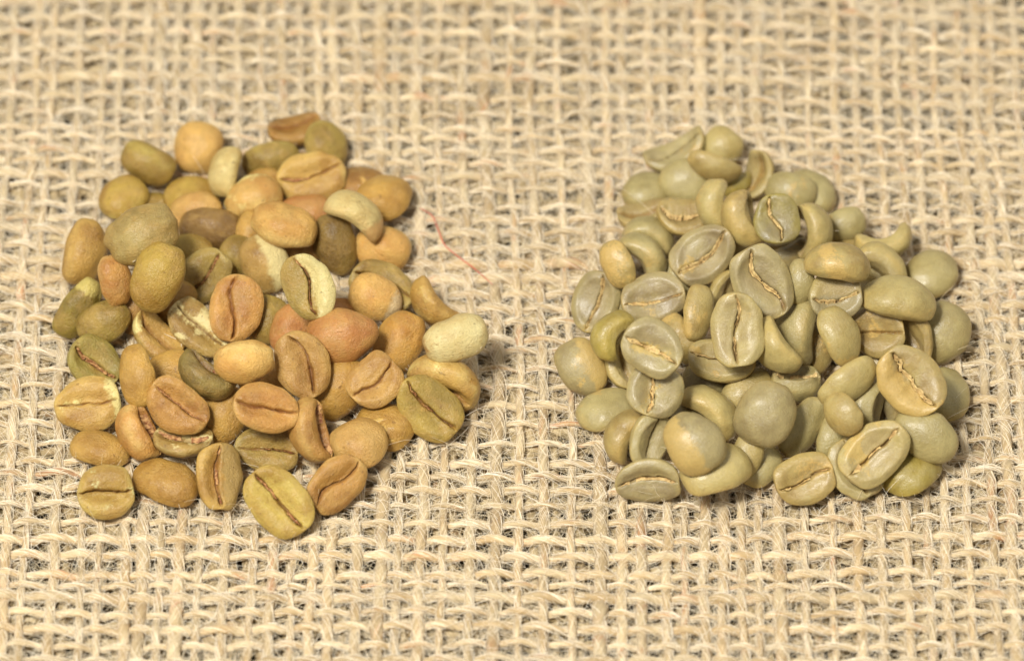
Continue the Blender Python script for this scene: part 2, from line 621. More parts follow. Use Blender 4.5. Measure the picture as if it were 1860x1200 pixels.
def yarn_fibres(yarns, rng, per_cm, loose, k=7, ztop=None, lift=1.0):
    """fibres lying round each yarn and fibres that spring out of it"""
    P, R = [], []
    for kind, path, rad, seed in yarns:
        seg = np.linalg.norm(np.diff(path, axis=0), axis=1)
        s = np.concatenate([[0], np.cumsum(seg)])
        n = int(s[-1] * per_cm)
        nl = int(s[-1] * loose)
        st = rng.uniform(0, s[-1], n)
        ln = rng.uniform(.25, .9, n)
        w = np.linspace(0, 1, k)
        ss = np.clip(st[:, None] + ln[:, None] * w, 0, s[-1])
        c = np.stack([np.interp(ss.ravel(), s, path[:, d]) for d in range(3)], 1).reshape(n, k, 3)
        along = 0 if kind == 'weft_thread' else 1
        th = rng.uniform(0, 6.28, n)[:, None] + 2 * math.pi * ss / 1.5 * rng.uniform(.6, 1.4, n)[:, None]
        rr = rad * (rng.uniform(.95, 1.22, n)[:, None] + rng.uniform(0, .55, n)[:, None] * (w - .35) ** 2 * 2)
        off = np.zeros((n, k, 3))
        off[..., 1 - along] = np.cos(th) * rr
        off[..., 2] = np.sin(th) * rr * .9
        P.append(c + off)
        R.append(np.full((n, k), 1.0) * rng.uniform(.0022, .0045, n)[:, None] * np.array([.7] + [1] * (k - 2) + [.5]))
        # springing fibres
        st = rng.uniform(0, s[-1], nl)
        c = np.stack([np.interp(st, s, path[:, d]) for d in range(3)], 1)
        th = rng.uniform(-.5, 3.64, nl)
        d = np.zeros((nl, 3))
        d[:, 1 - along] = np.cos(th)
        d[:, 2] = np.sin(th) * .55 * lift
        d[:, along] = rng.normal(0, 1.0, nl)
        d /= np.linalg.norm(d, axis=1)[:, None]
        curl = rng.normal(0, 1.0, (nl, 3))
        curl[:, 2] = -np.abs(curl[:, 2]) * .8 * lift
        ln = rng.gamma(2.0, .15, nl)
        pp = c[:, None, :] + d[:, None, :] * (w * 1.0)[None, :, None] * ln[:, None, None] \
            + curl[:, None, :] * ((w ** 2) * .42)[None, :, None] * ln[:, None, None]
        wig = rng.normal(0, .016, (nl, k, 3)).cumsum(1) * .8
        P.append(pp + wig)
        R.append(np.full((nl, k), 1.0) * rng.uniform(.0018, .0042, nl)[:, None] * np.linspace(1, .45, k))
    P = np.concatenate(P)
    R = np.concatenate(R)
    return P, R


cloth = bpy.data.objects.new('burlap_cloth', None)
COL.objects.link(cloth)
tag(cloth, 'coarse open weave beige burlap cloth lying under both bean heaps', 'burlap cloth')
yarns = weave(RNG, .352, .326, -.125, .042, .055, .065, .054, 100)
for kind, path, rad, seed in yarns:
    v, q, yc = yarn_mesh(path, rad, seed, 10, 1.15 * RNG.uniform(.8, 1.3))
    o = link_mesh(kind, v, q, MAT_YARN, cloth, {'yarn_co': yc})
    o['seed'] = float(seed % 89)
    o['tone'] = float(RNG.uniform(.80, 1.0) if kind == 'warp_thread' else RNG.uniform(.85, 1.07))  # random per thread; wefts painted lighter, standing in for light on upward faces
P, R = yarn_fibres(yarns, RNG, 24, 36)
o = hair_object('loose_fibre', list(P), R.ravel(), MAT_FIBRE, cloth)
tag(o, kind='stuff')

under = bpy.data.objects.new('burlap_underlayer', None)
COL.objects.link(under)
tag(under, 'second greyer burlap layer showing through the holes of the top cloth', 'burlap cloth')
RNG2 = np.random.RandomState(5)
yarns2 = weave(RNG2, .30, .30, -.365, .045, .11, .080, .076, 4000, drift=-1.0)
V, Q, YC, nv = [], [], [], 0
for kind, path, rad, seed in yarns2:
    v, q, yc = yarn_mesh(path, rad, seed, 7, 1.3)
    V.append(v); Q.append(q + nv); YC.append(yc + np.array([seed % 31, 0, 0])); nv += len(v)
o = link_mesh('thread', np.concatenate(V), np.concatenate(Q), MAT_YARN_UNDER, under, {'yarn_co': np.concatenate(YC)})
o['seed'] = 3.0
o['tone'] = 1.0
tag(o, kind='stuff')
P, R = yarn_fibres(yarns2, RNG2, 4, 24, lift=1.3)
o = hair_object('loose_fibre', list(P), R.ravel() * 1.15, MAT_FIBRE_UNDER, under)
tag(o, kind='stuff')

m, nt, b = new_mat('dark_table')
N = NT(nt)
tc = nt.nodes.new('ShaderNodeTexCoord')
nn = N.noise(N.vmath('MULTIPLY', tc.outputs['Object'], (.3, 2, 1)), 1.5, 4)
nt.links.new(N.mix(nn, lin((62, 46, 30)), lin((92, 72, 50))), b.inputs['Base Color'])
b.inputs['Roughness'].default_value = .6
tb = 45.0
tv = [(-tb, -tb, -.62), (tb, -tb, -.62), (tb, tb, -.62), (-tb, tb, -.62),
      (-tb, -tb, -2.5), (tb, -tb, -2.5), (tb, tb, -2.5), (-tb, tb, -2.5)]
tf = [(0, 1, 2, 3), (0, 4, 5, 1), (1, 5, 6, 2), (2, 6, 7, 3), (3, 7, 4, 0), (7, 6, 5, 4)]
o = link_mesh('table_top', tv, np.array(tf), m, smooth=False)
tag(o, kind='structure')

# ------------------------------------------------------------------ beans
PAL = {  # base, second tone, patch tone (sRGB of the skin itself)
    'or': ((212, 164, 98), (192, 138, 76), (234, 212, 154)),
    'or2': ((200, 146, 84), (170, 114, 60), (226, 198, 140)),
    'rd': ((188, 130, 78), (166, 106, 58), (206, 156, 98)),
    'pk': ((200, 156, 98), (182, 134, 78), (196, 164, 106)),
    'br': ((164, 116, 56), (132, 90, 42), (204, 160, 96)),
    'br2': ((188, 138, 78), (152, 104, 54), (220, 190, 130)),
    'br3': ((180, 136, 70), (152, 108, 50), (200, 154, 90)),
    'dk': ((132, 98, 54), (104, 72, 36), (164, 126, 76)),
    'dko': ((138, 108, 54), (108, 80, 36), (172, 144, 86)),
    'dkg': ((136, 114, 64), (108, 86, 44), (170, 144, 90)),
    'tn': ((188, 144, 78), (160, 116, 58), (206, 174, 112)),
    'tn2': ((196, 156, 90), (166, 122, 62), (226, 206, 150)),
    'tn3': ((192, 148, 90), (164, 118, 66), (216, 180, 120)),
    'gd': ((192, 146, 76), (162, 116, 54), (212, 172, 104)),
    'gd2': ((200, 148, 76), (172, 118, 54), (216, 178, 112)),
    'gt': ((174, 148, 98), (150, 122, 72), (196, 148, 98)),
    'ol': ((160, 132, 66), (132, 102, 46), (204, 182, 116)),
    'ol2': ((164, 136, 76), (130, 100, 50), (216, 196, 148)),
    'ol3': ((174, 144, 76), (142, 116, 58), (196, 156, 92)),
    'yo': ((180, 146, 70), (156, 116, 52), (220, 198, 130)),
    'yo2': ((190, 162, 88), (164, 128, 62), (210, 186, 118)),
    'gn': ((144, 122, 52), (116, 94, 38), (200, 176, 108)),
    'gn2': ((158, 140, 76), (134, 114, 58), (186, 162, 102)),
    'cr': ((210, 184, 136), (194, 164, 112), (216, 192, 144)),
    'cr2': ((178, 138, 80), (146, 106, 54), (224, 203, 158)),
    'cr3': ((174, 140, 82), (140, 106, 56), (222, 201, 156)),
    'wh': ((210, 190, 150), (198, 174, 130), (218, 200, 164)),
    'bl': ((188, 156, 90), (160, 122, 62), (206, 194, 148)),
    'gg': ((178, 164, 116), (160, 145, 98), (196, 166, 102)),
    'gg2': ((174, 159, 110), (158, 141, 96), (190, 160, 96)),
    'gg3': ((176, 162, 118), (158, 143, 103), (200, 172, 102)),
    'gy': ((152, 139, 102), (130, 115, 82), (184, 156, 98)),
    'gy2': ((170, 155, 114), (150, 134, 96), (200, 170, 104)),
    'pg': ((190, 172, 116), (172, 151, 96), (204, 172, 104)),
    'pg2': ((188, 171, 117), (171, 152, 103), (202, 174, 108)),
    'tg': ((178, 156, 100), (156, 132, 80), (200, 168, 104)),
    'tg2': ((180, 158, 100), (160, 135, 82), (206, 174, 108)),
    'tg3': ((182, 160, 102), (164, 142, 92), (204, 172, 104)),
    'yg': ((168, 150, 78), (148, 128, 62), (190, 164, 84)),
    'yg2': ((152, 138, 74), (138, 126, 88), (178, 160, 70)),
}
LEFT_BEANS = [  # place (cm), turn, size, seed, skin, shape, label
    ((-5.855, 2.627, 0.036), (3.0271, -0.0, 0.4554), (0.696, 0.504, 0.272), 1000, 'ol', {'b': 0.033, 'bumpy': 0.486, 'chaff': 0.0, 'valley': 0.615, 'back': 1.0}, 'small olive bean half buried behind the big grey tan bean'),
    ((-5.136, 1.486, 0.159), (-2.413, 0.1437, -0.1058), (0.783, 0.652, 0.352), 1007, 'yo', {'b': 0.041, 'bumpy': 0.951, 'chaff': 0.0, 'valley': 0.708, 'back': 1.0}, 'yellowish bean buried between grey tan bean and seamed olive bean'),
    ((-3.33, 2.326, 0.176), (-2.4071, -0.0571, -0.0515), (0.913, 0.696, 0.376), 1014, 'rd', {'b': 0.042, 'bumpy': 0.398, 'chaff': 0.16, 'valley': 0.724, 'back': 1.0}, 'brown bean buried under the crinkled seam bean, above the glossy orange one'),
    ((-3.39, 1.624, 0.149), (-2.4533, -0.1426, 0.3391), (0.739, 0.609, 0.329), 1021, 'br', {'b': 0.028, 'bumpy': 0.986, 'chaff': 0.0, 'valley': 0.496, 'back': 1.0}, 'dark brown bean buried just behind the half cream seamed bean'),
    ((-4.394, 1.436, 0.168), (-2.7422, -0.5347, 0.8507), (0.721, 0.593, 0.32), 1028, 'ol', {'b': 0.025, 'bumpy': 0.587, 'chaff': 0.13, 'valley': 0.85, 'back': 1.0}, 'olive bean buried between the dark brown bean and cream patched bean'),
    ((-4.176, 1.86, 0.277), (0.3136, -2.4067, -1.6975), (0.653, 0.499, 0.27), 1035, 'tn', {'b': 0.045, 'bumpy': 0.627, 'chaff': 0.11, 'valley': 0.688, 'back': 1.0}, 'tan sliver of bean right of the dark brown bean'),
    ((-4.022, 3.02, 0.187), (-2.4992, -0.2568, 0.3034), (0.631, 0.491, 0.265), 1042, 'tn', {'b': 0.039, 'bumpy': 0.97, 'chaff': 0.0, 'valley': 0.869, 'back': 1.0}, 'tan bean peeping out left of the crinkled seam bean'),
    ((-5.337, -1.068, 0.201), (-2.4323, -0.2636, 0.2355), (0.852, 0.696, 0.376), 1049, 'gd', {'b': 0.05, 'bumpy': 0.394, 'chaff': 0.0, 'valley': 0.551, 'back': 1.0}, 'golden bean buried behind the flat seamed brown bean, beside the dark grey crescent'),
    ((-5.919, 0.239, 0.258), (0.3254, -2.3688, -1.5039), (0.824, 0.628, 0.339), 1056, 'br', {'b': 0.034, 'bumpy': 0.834, 'chaff': 0.0, 'valley': 0.89, 'back': 1.0}, 'brown bean buried below the yellow olive bean with cream spots'),
    ((-5.35, 0.439, 0.206), (-2.7315, -0.575, 0.9334), (0.739, 0.652, 0.352), 1063, 'tn', {'b': 0.033, 'bumpy': 0.933, 'chaff': 0.29, 'valley': 0.792, 'back': 1.0}, 'tan bean buried between the spotted yellow olive bean and cream edged seam bean'),
    ((-3.458, -0.231, 0.271), (-2.7296, -0.5819, 1.2083), (0.834, 0.668, 0.361), 1070, 'rd', {'b': 0.036, 'bumpy': 0.991, 'chaff': 0.24, 'valley': 0.85, 'back': 1.0}, 'brown bean in deep shade left of the smooth reddish bean'),
    ((-2.824, 0.077, 0.193), (-2.4514, -0.1577, 0.612), (0.774, 0.571, 0.308), 1077, 'rd', {'b': 0.031, 'bumpy': 0.806, 'chaff': 0.31, 'valley': 0.512, 'back': 1.0}, 'reddish rim of a bean just behind the smooth reddish bean'),
    ((-3.898, -1.219, 0.183), (-2.4369, -0.2427, 0.2539), (0.826, 0.652, 0.352), 1084, 'or', {'b': 0.034, 'bumpy': 0.735, 'chaff': 0.0, 'valley': 0.656, 'back': 1.0}, 'orange tan bean buried behind the lower middle seamed orange bean'),
    ((-2.734, -1.498, 0.314), (-2.6818, -0.7168, 0.851), (1.043, 0.8, 0.432), 1091, 'gd', {'b': 0.027, 'bumpy': 0.791, 'chaff': 0.0, 'valley': 0.477, 'back': 1.0}, 'golden tan bean under the round creased bean, lower right of heap'),
    ((-1.995, -2.112, 0.09), (-3.0294, -0.0, -0.6605), (0.939, 0.8, 0.432), 1098, 'gd', {'b': 0.037, 'bumpy': 0.683, 'chaff': 0.0, 'valley': 0.558, 'back': 1.0}, 'golden wrinkled bean between the smooth round bean and olive seamed bean'),
    ((-4.507, -2.047, 0.286), (-2.6956, -0.683, 0.8725), (0.974, 0.765, 0.413), 1105, 'gd', {'b': 0.038, 'bumpy': 0.689, 'chaff': 0.43, 'valley': 0.825, 'back': 1.0}, 'golden bean standing between two seamed beans low in the left heap'),
    ((-2.442, 3.03, 0.074), (3.0701, -0.0, 0.0), (0.913, 0.739, 0.399), 1112, 'br', {'b': 0.051, 'bumpy': 0.875, 'chaff': 0.18, 'valley': 0.612, 'back': 1.0}, 'brown bean behind the round tan bean at the upper right'),
    ((-3.514, 4.221, 0.247), (-0.1547, -0.101, 0.1907), (0.887, 0.652, 0.352), 1126, 'br', {'b': 0.12, 'bumpy': 0.747, 'chaff': 0.0, 'valley': 0.407}, 'chestnut brown bean at the very top of the left heap'),
    ((-5.072, 3.779, 0.244), (0.1442, -2.5125, -1.7863), (0.87, 0.8, 0.432), 1133, 'or', {'patch': 0.2, 'b': 0.025, 'bumpy': 0.647, 'chaff': 0.0, 'valley': 0.626, 'back': 1.0}, 'round orange bean at the back of the left heap'),
    ((-5.864, 3.341, 0.348), (-1.396, 0.3453, -0.4019), (0.939, 0.714, 0.579), 1140, 'ol', {'b': 0.031, 'bumpy': 0.304, 'chaff': 0.14, 'valley': 0.44, 'rnd': 1.0}, 'olive brown crescent bean at the top left of the heap'),
    ((-3.029, 3.821, 0.226), (0.2741, -2.5634, -1.1955), (0.8, 0.713, 0.385), 1147, 'ol', {'b': 0.028, 'bumpy': 0.748, 'chaff': 0.0, 'valley': 0.503, 'back': 1.0}, 'round olive bean with notched end behind the crinkled seam bean'),
    ((-3.922, 3.488, 0.26), (-1.8905, -0.1778, 0.1224), (0.922, 0.626, 0.338), 1154, 'ol', {'b': 0.04, 'bumpy': 0.645, 'chaff': 0.0, 'valley': 0.854, 'back': 1.0}, 'plain olive bean left of the crinkled seam bean'),
    ((-4.573, 2.974, 0.49), (2.0273, -0.6109, 1.3585), (0.852, 0.648, 0.455), 1161, 'cr', {'b': 0.16, 'bumpy': 0.974, 'chaff': 0.19, 'valley': 0.725, 'rnd': 1.0}, 'narrow pale cream bean standing below the round orange bean'),
    ((-6.264, 2.616, 0.261), (3.0754, -0.0, 0.846), (0.826, 0.748, 0.404), 1168, 'yo', {'patch': 0.15, 'b': 0.045, 'bumpy': 0.342, 'chaff': 0.0, 'valley': 0.444, 'back': 1.0}, 'round yellow tan bean with dark specks at far upper left'),
    ((-5.142, 2.818, 0.073), (-3.0999, -0.0, 0.0), (0.887, 0.73, 0.394), 1175, 'yo', {'b': 0.041, 'bumpy': 0.633, 'chaff': 0.49, 'valley': 0.452, 'back': 1.0}, 'round smooth olive tan bean below the pale cream upright bean'),
    ((-5.067, 2.393, 0.201), (-2.4061, -0.1891, 0.0645), (0.826, 0.643, 0.347), 1182, 'pk', {'patch': 0.1, 'b': 0.037, 'bumpy': 0.611, 'chaff': 0.18, 'valley': 0.756, 'back': 1.0}, 'pinkish tan bean peeking out behind the dark brown bean'),
    ((-3.21, 2.977, 0.387), (0.5852, -0.1603, 0.1381), (1.13, 0.835, 0.451), 1189, 'tn2', {'seam': 1.3, 'chaff': 1.0, 'b': 0.036, 'bumpy': 0.798, 'valley': 0.798}, 'large tan bean with a pale crinkled seam, upper right of left heap'),
    ((-2.05, 2.576, 0.272), (3.1411, -0.0, 0.6605), (0.957, 0.835, 0.451), 1196, 'gd', {'b': 0.049, 'bumpy': 0.374, 'chaff': 0.04, 'valley': 0.552, 'back': 1.0}, 'large round tan bean at the upper right edge of left heap'),
    ((-4.15, 2.462, 0.408), (2.7613, -0.1695, 0.2705), (0.974, 0.74, 0.558), 1203, 'or', {'half': -0.7, 'patch': 0.2, 'b': 0.16, 'bumpy': 0.965, 'chaff': 0.25, 'valley': 0.425, 'rnd': 1.0}, 'orange bean with a cracked cream underside'),
    ((-4.811, 1.99, 0.232), (-2.2095, 0.0855, -0.1578), (1.026, 0.678, 0.366), 1210, 'dk', {'b': 0.05, 'bumpy': 0.925, 'chaff': 0.0, 'valley': 0.899, 'back': 1.0}, 'dark brown bean with a dented back'),
    ((-5.808, 0.69, 1.459), (-2.473, -0.2772, 0.3881), (1.165, 0.87, 0.47), 1217, 'gt', {'ribs': 1.0, 'b': 0.044, 'bumpy': 0.79, 'chaff': 0.0, 'valley': 0.755, 'back': 1.0}, 'big grey tan ribbed bean at the left of the heap'),
    ((-6.821, 1.287, 0.448), (-1.8985, -0.76, 1.3291), (1.096, 0.833, 0.589), 1224, 'tn', {'b': 0.041, 'bumpy': 0.705, 'chaff': 0.0, 'valley': 0.738, 'rnd': 1.0}, 'tall tan bean at the far left edge, pointed at the top'),
    ((-6.261, 0.224, 0.924), (0.3517, -2.3177, -1.3138), (0.817, 0.557, 0.301), 1231, 'or2', {'b': 0.038, 'bumpy': 0.681, 'chaff': 0.0, 'valley': 0.87, 'back': 1.0}, 'small dented orange brown bean left of the spotted yellow olive bean'),
    ((-6.847, 0.166, 0.346), (-2.1648, -0.7011, 0.8611), (1.061, 0.609, 0.329), 1238, 'gn', {'tip': 0.42, 'b': 0.038, 'bumpy': 0.824, 'chaff': 0.08, 'valley': 0.587, 'back': 1.0}, 'mossy green bean with cream tip at the left edge'),
    ((-6.431, -0.166, 0.363), (-2.4496, -0.3164, 0.308), (0.904, 0.661, 0.357), 1245, 'ol', {'b': 0.029, 'bumpy': 0.998, 'chaff': 0.42, 'valley': 0.773, 'back': 1.0}, 'bumpy olive bean below the mossy green cream tipped bean'),
    ((-5.566, 0.029, 1.234), (-2.7922, -0.7019, 1.0342), (1.148, 0.809, 0.437), 1252, 'yo', {'patch': 0.22, 'b': 0.028, 'bumpy': 0.823, 'chaff': 0.37, 'valley': 0.86, 'back': 1.0}, 'large yellow olive bean with two cream spots'),
    ((-4.906, 0.841, 0.355), (0.6871, -0.5768, 0.5748), (1.026, 0.765, 0.413), 1259, 'ol2', {'seam': 0.8, 'b': 0.035, 'bumpy': 0.541, 'chaff': 0.46, 'valley': 0.696}, 'olive bean with diagonal seam below the dark brown bean'),
    ((-3.915, 1.142, 0.326), (-2.8374, 0.7012, -1.1068), (0.991, 0.8, 0.432), 1266, 'cr2', {'half': -1.0, 'patch': 0.3, 'b': 0.046, 'bumpy': 0.855, 'chaff': 0.0, 'valley': 0.553, 'back': 1.0}, 'cream bean with brown blotches in the middle of the heap'),
    ((-3.634, 1.51, 0.777), (2.9363, 0.1726, -0.2679), (1.061, 0.806, 0.619), 1273, 'or', {'b': 0.046, 'bumpy': 0.301, 'chaff': 0.45, 'valley': 0.857, 'rnd': 1.0}, 'glossy orange bean above the cream blotched bean'),
    ((-2.812, 1.538, 0.328), (0.39, 2.3447, 1.9483), (1.009, 0.696, 0.376), 1280, 'dko', {'b': 0.031, 'bumpy': 0.611, 'chaff': 0.22, 'valley': 0.51, 'back': 1.0}, 'bumpy dark olive bean below the pale crescent'),
    ((-2.476, 1.648, 0.88), (2.4854, 0.3934, -0.4802), (1.096, 0.833, 0.447), 1287, 'cr', {'b': 0.22, 'tip': 0.42, 'patch': 0.0, 'pc': 'or', 'bumpy': 0.818, 'chaff': 0.0, 'valley': 0.595, 'rnd': 1.0}, 'pale cream crescent bean with an orange tip'),
    ((-2.056, 1.55, 0.219), (-2.4169, 0.1095, -0.1365), (0.904, 0.765, 0.413), 1294, 'or', {'b': 0.038, 'bumpy': 0.908, 'chaff': 0.0, 'valley': 0.53, 'back': 1.0}, 'smooth orange bean at the right edge under the pale crescent'),
    ((-3.184, -0.434, 1.516), (0.3183, 0.6421, -1.0842), (1.078, 0.765, 0.413), 1301, 'ol2', {'half': 1.0, 'patch': 0.1, 'b': 0.048, 'bumpy': 0.853, 'chaff': 0.26, 'valley': 0.501}, 'seamed bean half cream and half olive brown'),
    ((-2.05, 0.667, 0.309), (0.4485, 0.2609, -0.4243), (1.061, 0.783, 0.423), 1308, 'ol2', {'b': 0.1, 'bumpy': 0.616, 'chaff': 0.0, 'valley': 0.626}, 'olive lipped bean hiding behind the spotted light orange bean'),
    ((-2.165, 0.357, 0.372), (-2.4639, 0.3413, -0.3579), (0.904, 0.73, 0.394), 1315, 'or', {'tip': 0.4, 'pc': 'cr', 'b': 0.028, 'bumpy': 0.906, 'chaff': 0.08, 'valley': 0.573, 'back': 1.0}, 'light orange bean with a cream spot near the right edge'),
    ((-1.234, 0.283, 0.336), (-1.1651, 0.5291, -0.6839), (0.974, 0.74, 0.426), 1322, 'tn', {'b': 0.2, 'bumpy': 0.506, 'chaff': 0.03, 'valley': 0.756, 'rnd': 1.0}, 'tan crescent bean leaning behind the whitish bean at right'),
    ((-0.902, -1.122, 1.04), (-0.6987, 2.9292, 0.2801), (1.043, 0.713, 0.385), 1329, 'wh', {'tip': 0.14, 'pc': 'br', 'b': 0.03, 'bumpy': 0.45, 'chaff': 0.3, 'valley': 0.64, 'back': 1.0}, 'whitish smooth bean at the right edge of the left heap'),
    ((-1.777, -0.495, 0.267), (-2.7532, -0.5924, 0.9699), (0.974, 0.748, 0.404), 1336, 'gd2', {'b': 0.031, 'bumpy': 0.411, 'chaff': 0.0, 'valley': 0.63, 'back': 1.0}, 'smooth golden orange bean left of the whitish bean'),
    ((-2.654, -0.96, 0.95), (-2.4049, -0.196, 0.0582), (1.113, 0.87, 0.47), 1343, 'rd', {'point': 0.3, 'b': 0.041, 'bumpy': 0.583, 'chaff': 0.25, 'valley': 0.718, 'back': 1.0}, 'large smooth reddish brown bean with pointed right end'),
    ((-3.855, 0.021, 0.224), (0.217, -2.5052, -1.8976), (0.8, 0.661, 0.357), 1350, 'ol', {'b': 0.028, 'bumpy': 0.363, 'chaff': 0.02, 'valley': 0.645, 'back': 1.0}, 'olive tan bean tucked right of the central upright seamed bean'),
    ((-4.942, -0.268, 0.351), (0.1808, 0.379, -0.6505), (1.096, 0.73, 0.394), 1357, 'cr3', {'patch': 0.55, 'b': 0.05, 'bumpy': 0.777, 'chaff': 0.0, 'valley': 0.861}, 'cream edged olive bean with long diagonal seam'),
    ((-5.58, -0.367, 0.322), (-0.3477, 0.4659, -0.7266), (0.991, 0.73, 0.394), 1364, 'tn2', {'valley': 1.5, 'b': 0.15, 'patch': 0.25, 'bumpy': 0.815, 'chaff': 0.0}, 'tan bean with a dark hollow face left of the cream edged bean'),
    ((-4.354, -0.15, 0.66), (0.1435, -0.6227, 1.3564), (1.096, 0.852, 0.46), 1371, 'or2', {'seam': 1.3, 'b': 0.036, 'bumpy': 0.951, 'chaff': 0.0, 'valley': 0.449}, 'upright orange tan bean with long dark seam, centre of heap'),
    ((-6.55, -0.96, 0.303), (0.2853, 0.5259, -0.4921), (0.887, 0.783, 0.423), 1378, 'gn2', {'valley': 0.9, 'b': 0.1, 'bumpy': 0.78, 'chaff': 0.48}, 'greenish bean with a puckered hole at the left edge'),
    ((-5.804, -1.807, 0.992), (-2.5034, 0.6189, -1.4001), (1.026, 0.626, 0.338), 1385, 'gd', {'b': 0.038, 'bumpy': 0.913, 'chaff': 0.42, 'valley': 0.539, 'back': 1.0}, 'smooth golden tan bean standing beside the puckered greenish bean'),
    ((-4.758, -1.751, 0.945), (-0.748, 0.3779, -0.4457), (0.974, 0.74, 0.519), 1392, 'dkg', {'b': 0.15, 'bumpy': 0.804, 'chaff': 0.08, 'valley': 0.401, 'rnd': 1.0}, 'dark greyish olive crescent below the cream edged bean'),
    ((-4.145, -1.751, 1.258), (-1.5032, -0.0527, 0.07), (0.939, 0.714, 0.614), 1399, 'or', {'b': 0.027, 'bumpy': 0.391, 'chaff': 0.0, 'valley': 0.672, 'rnd': 1.0}, 'plump orange bean lying crosswise below the upright seamed bean'),
    ((-3.24, -1.567, 0.926), (0.411, 0.666, -0.9315), (1.078, 0.852, 0.46), 1406, 'tn3', {'seam': 1.3, 'b': 0.038, 'bumpy': 0.694, 'chaff': 0.0, 'valley': 0.767}, 'large tan bean with open seam below the smooth reddish bean'),
    ((-2.147, -1.705, 0.711), (0.432, -0.4048, 0.6327), (0.904, 0.809, 0.437), 1413, 'tn3', {'seam': 0.7, 'b': 0.03, 'bumpy': 0.389, 'chaff': 0.0, 'valley': 0.689}, 'round tan bean with short slanted crease below the golden orange bean'),
    ((-1.047, -1.454, 0.4), (1.7525, 0.2193, -0.3896), (1.2, 0.912, 0.624), 1420, 'tn2', {'b': 0.12, 'patch': 0.2, 'bumpy': 0.389, 'chaff': 0.0, 'valley': 0.542, 'rnd': 1.0}, 'long tan bean with split lower edge under the whitish bean'),
    ((-1.29, -1.982, 0.411), (0.5829, 0.5364, -0.6067), (1.13, 0.87, 0.47), 1427, 'ol3', {'seam': 1.4, 'b': 0.044, 'bumpy': 0.503, 'chaff': 0.25, 'valley': 0.453}, 'big tan olive bean with wide dark seam, right corner of heap'),
    ((-2.365, -2.68, 0.315), (-3.0528, -0.0, 0.4554), (0.87, 0.843, 0.455), 1434, 'pk', {'b': 0.03, 'bumpy': 0.485, 'chaff': 0.0, 'valley': 0.821, 'back': 1.0}, 'smooth round pinkish tan bean at the lower right'),
    ((-2.703, -3.49, 0.346), (0.7914, -0.4433, 0.7188), (1.009, 0.765, 0.413), 1441, 'br2', {'seam': 1.1, 'b': 0.034, 'bumpy': 0.935, 'chaff': 0.0, 'valley': 0.89}, 'brown bean with straight seam at the lower right tip of heap'),
    ((-3.083, -2.598, 0.556), (-0.9898, 0.7178, -1.2201), (1.043, 0.793, 0.534), 1448, 'br2', {'b': 0.15, 'bumpy': 0.561, 'chaff': 0.1, 'valley': 0.509, 'rnd': 1.0}, 'brown crescent bean with crease beside the smooth round pinkish bean'),
    ((-3.775, -2.702, 0.268), (0.5164, 0.1201, -0.127), (0.991, 0.713, 0.385), 1455, 'ol2', {'patch': 0.35, 'b': 0.025, 'bumpy': 0.576, 'chaff': 0.2, 'valley': 0.891}, 'olive bean with cream lip tucked below the seamed orange bean'),
    ((-3.789, -2.563, 1.059), (0.5545, 0.2817, -0.1469), (1.043, 0.8, 0.432), 1462, 'or2', {'seam': 0.8, 'b': 0.025, 'bumpy': 0.409, 'chaff': 0.0, 'valley': 0.821}, 'orange tan bean with wavy seam, lower middle of left heap'),
    ((-3.598, -3.9, 0.397), (0.5133, 0.5036, -0.7476), (1.2, 0.922, 0.498), 1469, 'yo2', {'seam': 1.2, 'b': 0.052, 'bumpy': 0.972, 'chaff': 0.41, 'valley': 0.889}, 'yellow olive seamed bean lowest of the left heap'),
    ((-5.187, -2.348, 0.842), (0.6414, 0.4125, -0.4648), (1.061, 0.783, 0.423), 1476, 'br2', {'seam': 0.7, 'b': 0.033, 'bumpy': 0.645, 'chaff': 0.28, 'valley': 0.873}, 'brown bean with shallow seam resting on the cream split bean'),
    ((-6.613, -1.823, 0.307), (0.4994, -0.1195, 0.2442), (1.009, 0.861, 0.465), 1483, 'tn2', {'seam': 1.0, 'tip': 0.28, 'b': 0.04, 'bumpy': 0.39, 'chaff': 0.0, 'valley': 0.536}, 'tan bean with horizontal seam and cream rim at left edge'),
    ((-5.78, -2.438, 0.369), (-0.9557, 0.7605, -1.0302), (0.904, 0.687, 0.568), 1490, 'or2', {'b': 0.08, 'patch': 0.2, 'bumpy': 0.76, 'chaff': 0.03, 'valley': 0.431, 'rnd': 1.0}, 'orange brown upright bean with humped ridge, lower left'),
    ((-5.089, -2.606, 0.4), (-0.2269, -0.0072, -0.0065), (0.922, 0.696, 0.376), 1497, 'cr3', {'patch': 0.5, 'valley': 1.3, 'b': 0.046, 'bumpy': 0.641, 'chaff': 0.36}, 'cream heart shaped split bean under the shallow seamed brown bean'),
    ((-6.412, -2.559, 0.047), (3.1231, -0.0, -0.3461), (0.974, 0.661, 0.357), 1504, 'tn', {'b': 0.042, 'bumpy': 0.492, 'chaff': 0.37, 'valley': 0.894, 'back': 1.0}, 'smooth tan bean on the cloth at the lower left edge'),
    ((-6.253, -3.628, 0.329), (0.7274, -0.0829, 0.1134), (0.878, 0.861, 0.465), 1511, 'bl', {'patch': 0.4, 'seam': 0.8, 'b': 0.026, 'bumpy': 0.951, 'chaff': 0.0, 'valley': 0.78}, 'round blotchy pale bean with short crease at lower left corner'),
    ((-5.362, -3.254, 0.093), (-3.0855, -0.0, -0.4122), (1.043, 0.791, 0.427), 1518, 'br3', {'b': 0.029, 'bumpy': 0.885, 'chaff': 0.11, 'valley': 0.585, 'back': 1.0}, 'smooth brown bean lying between blotchy pale bean and upright seamed bean'),
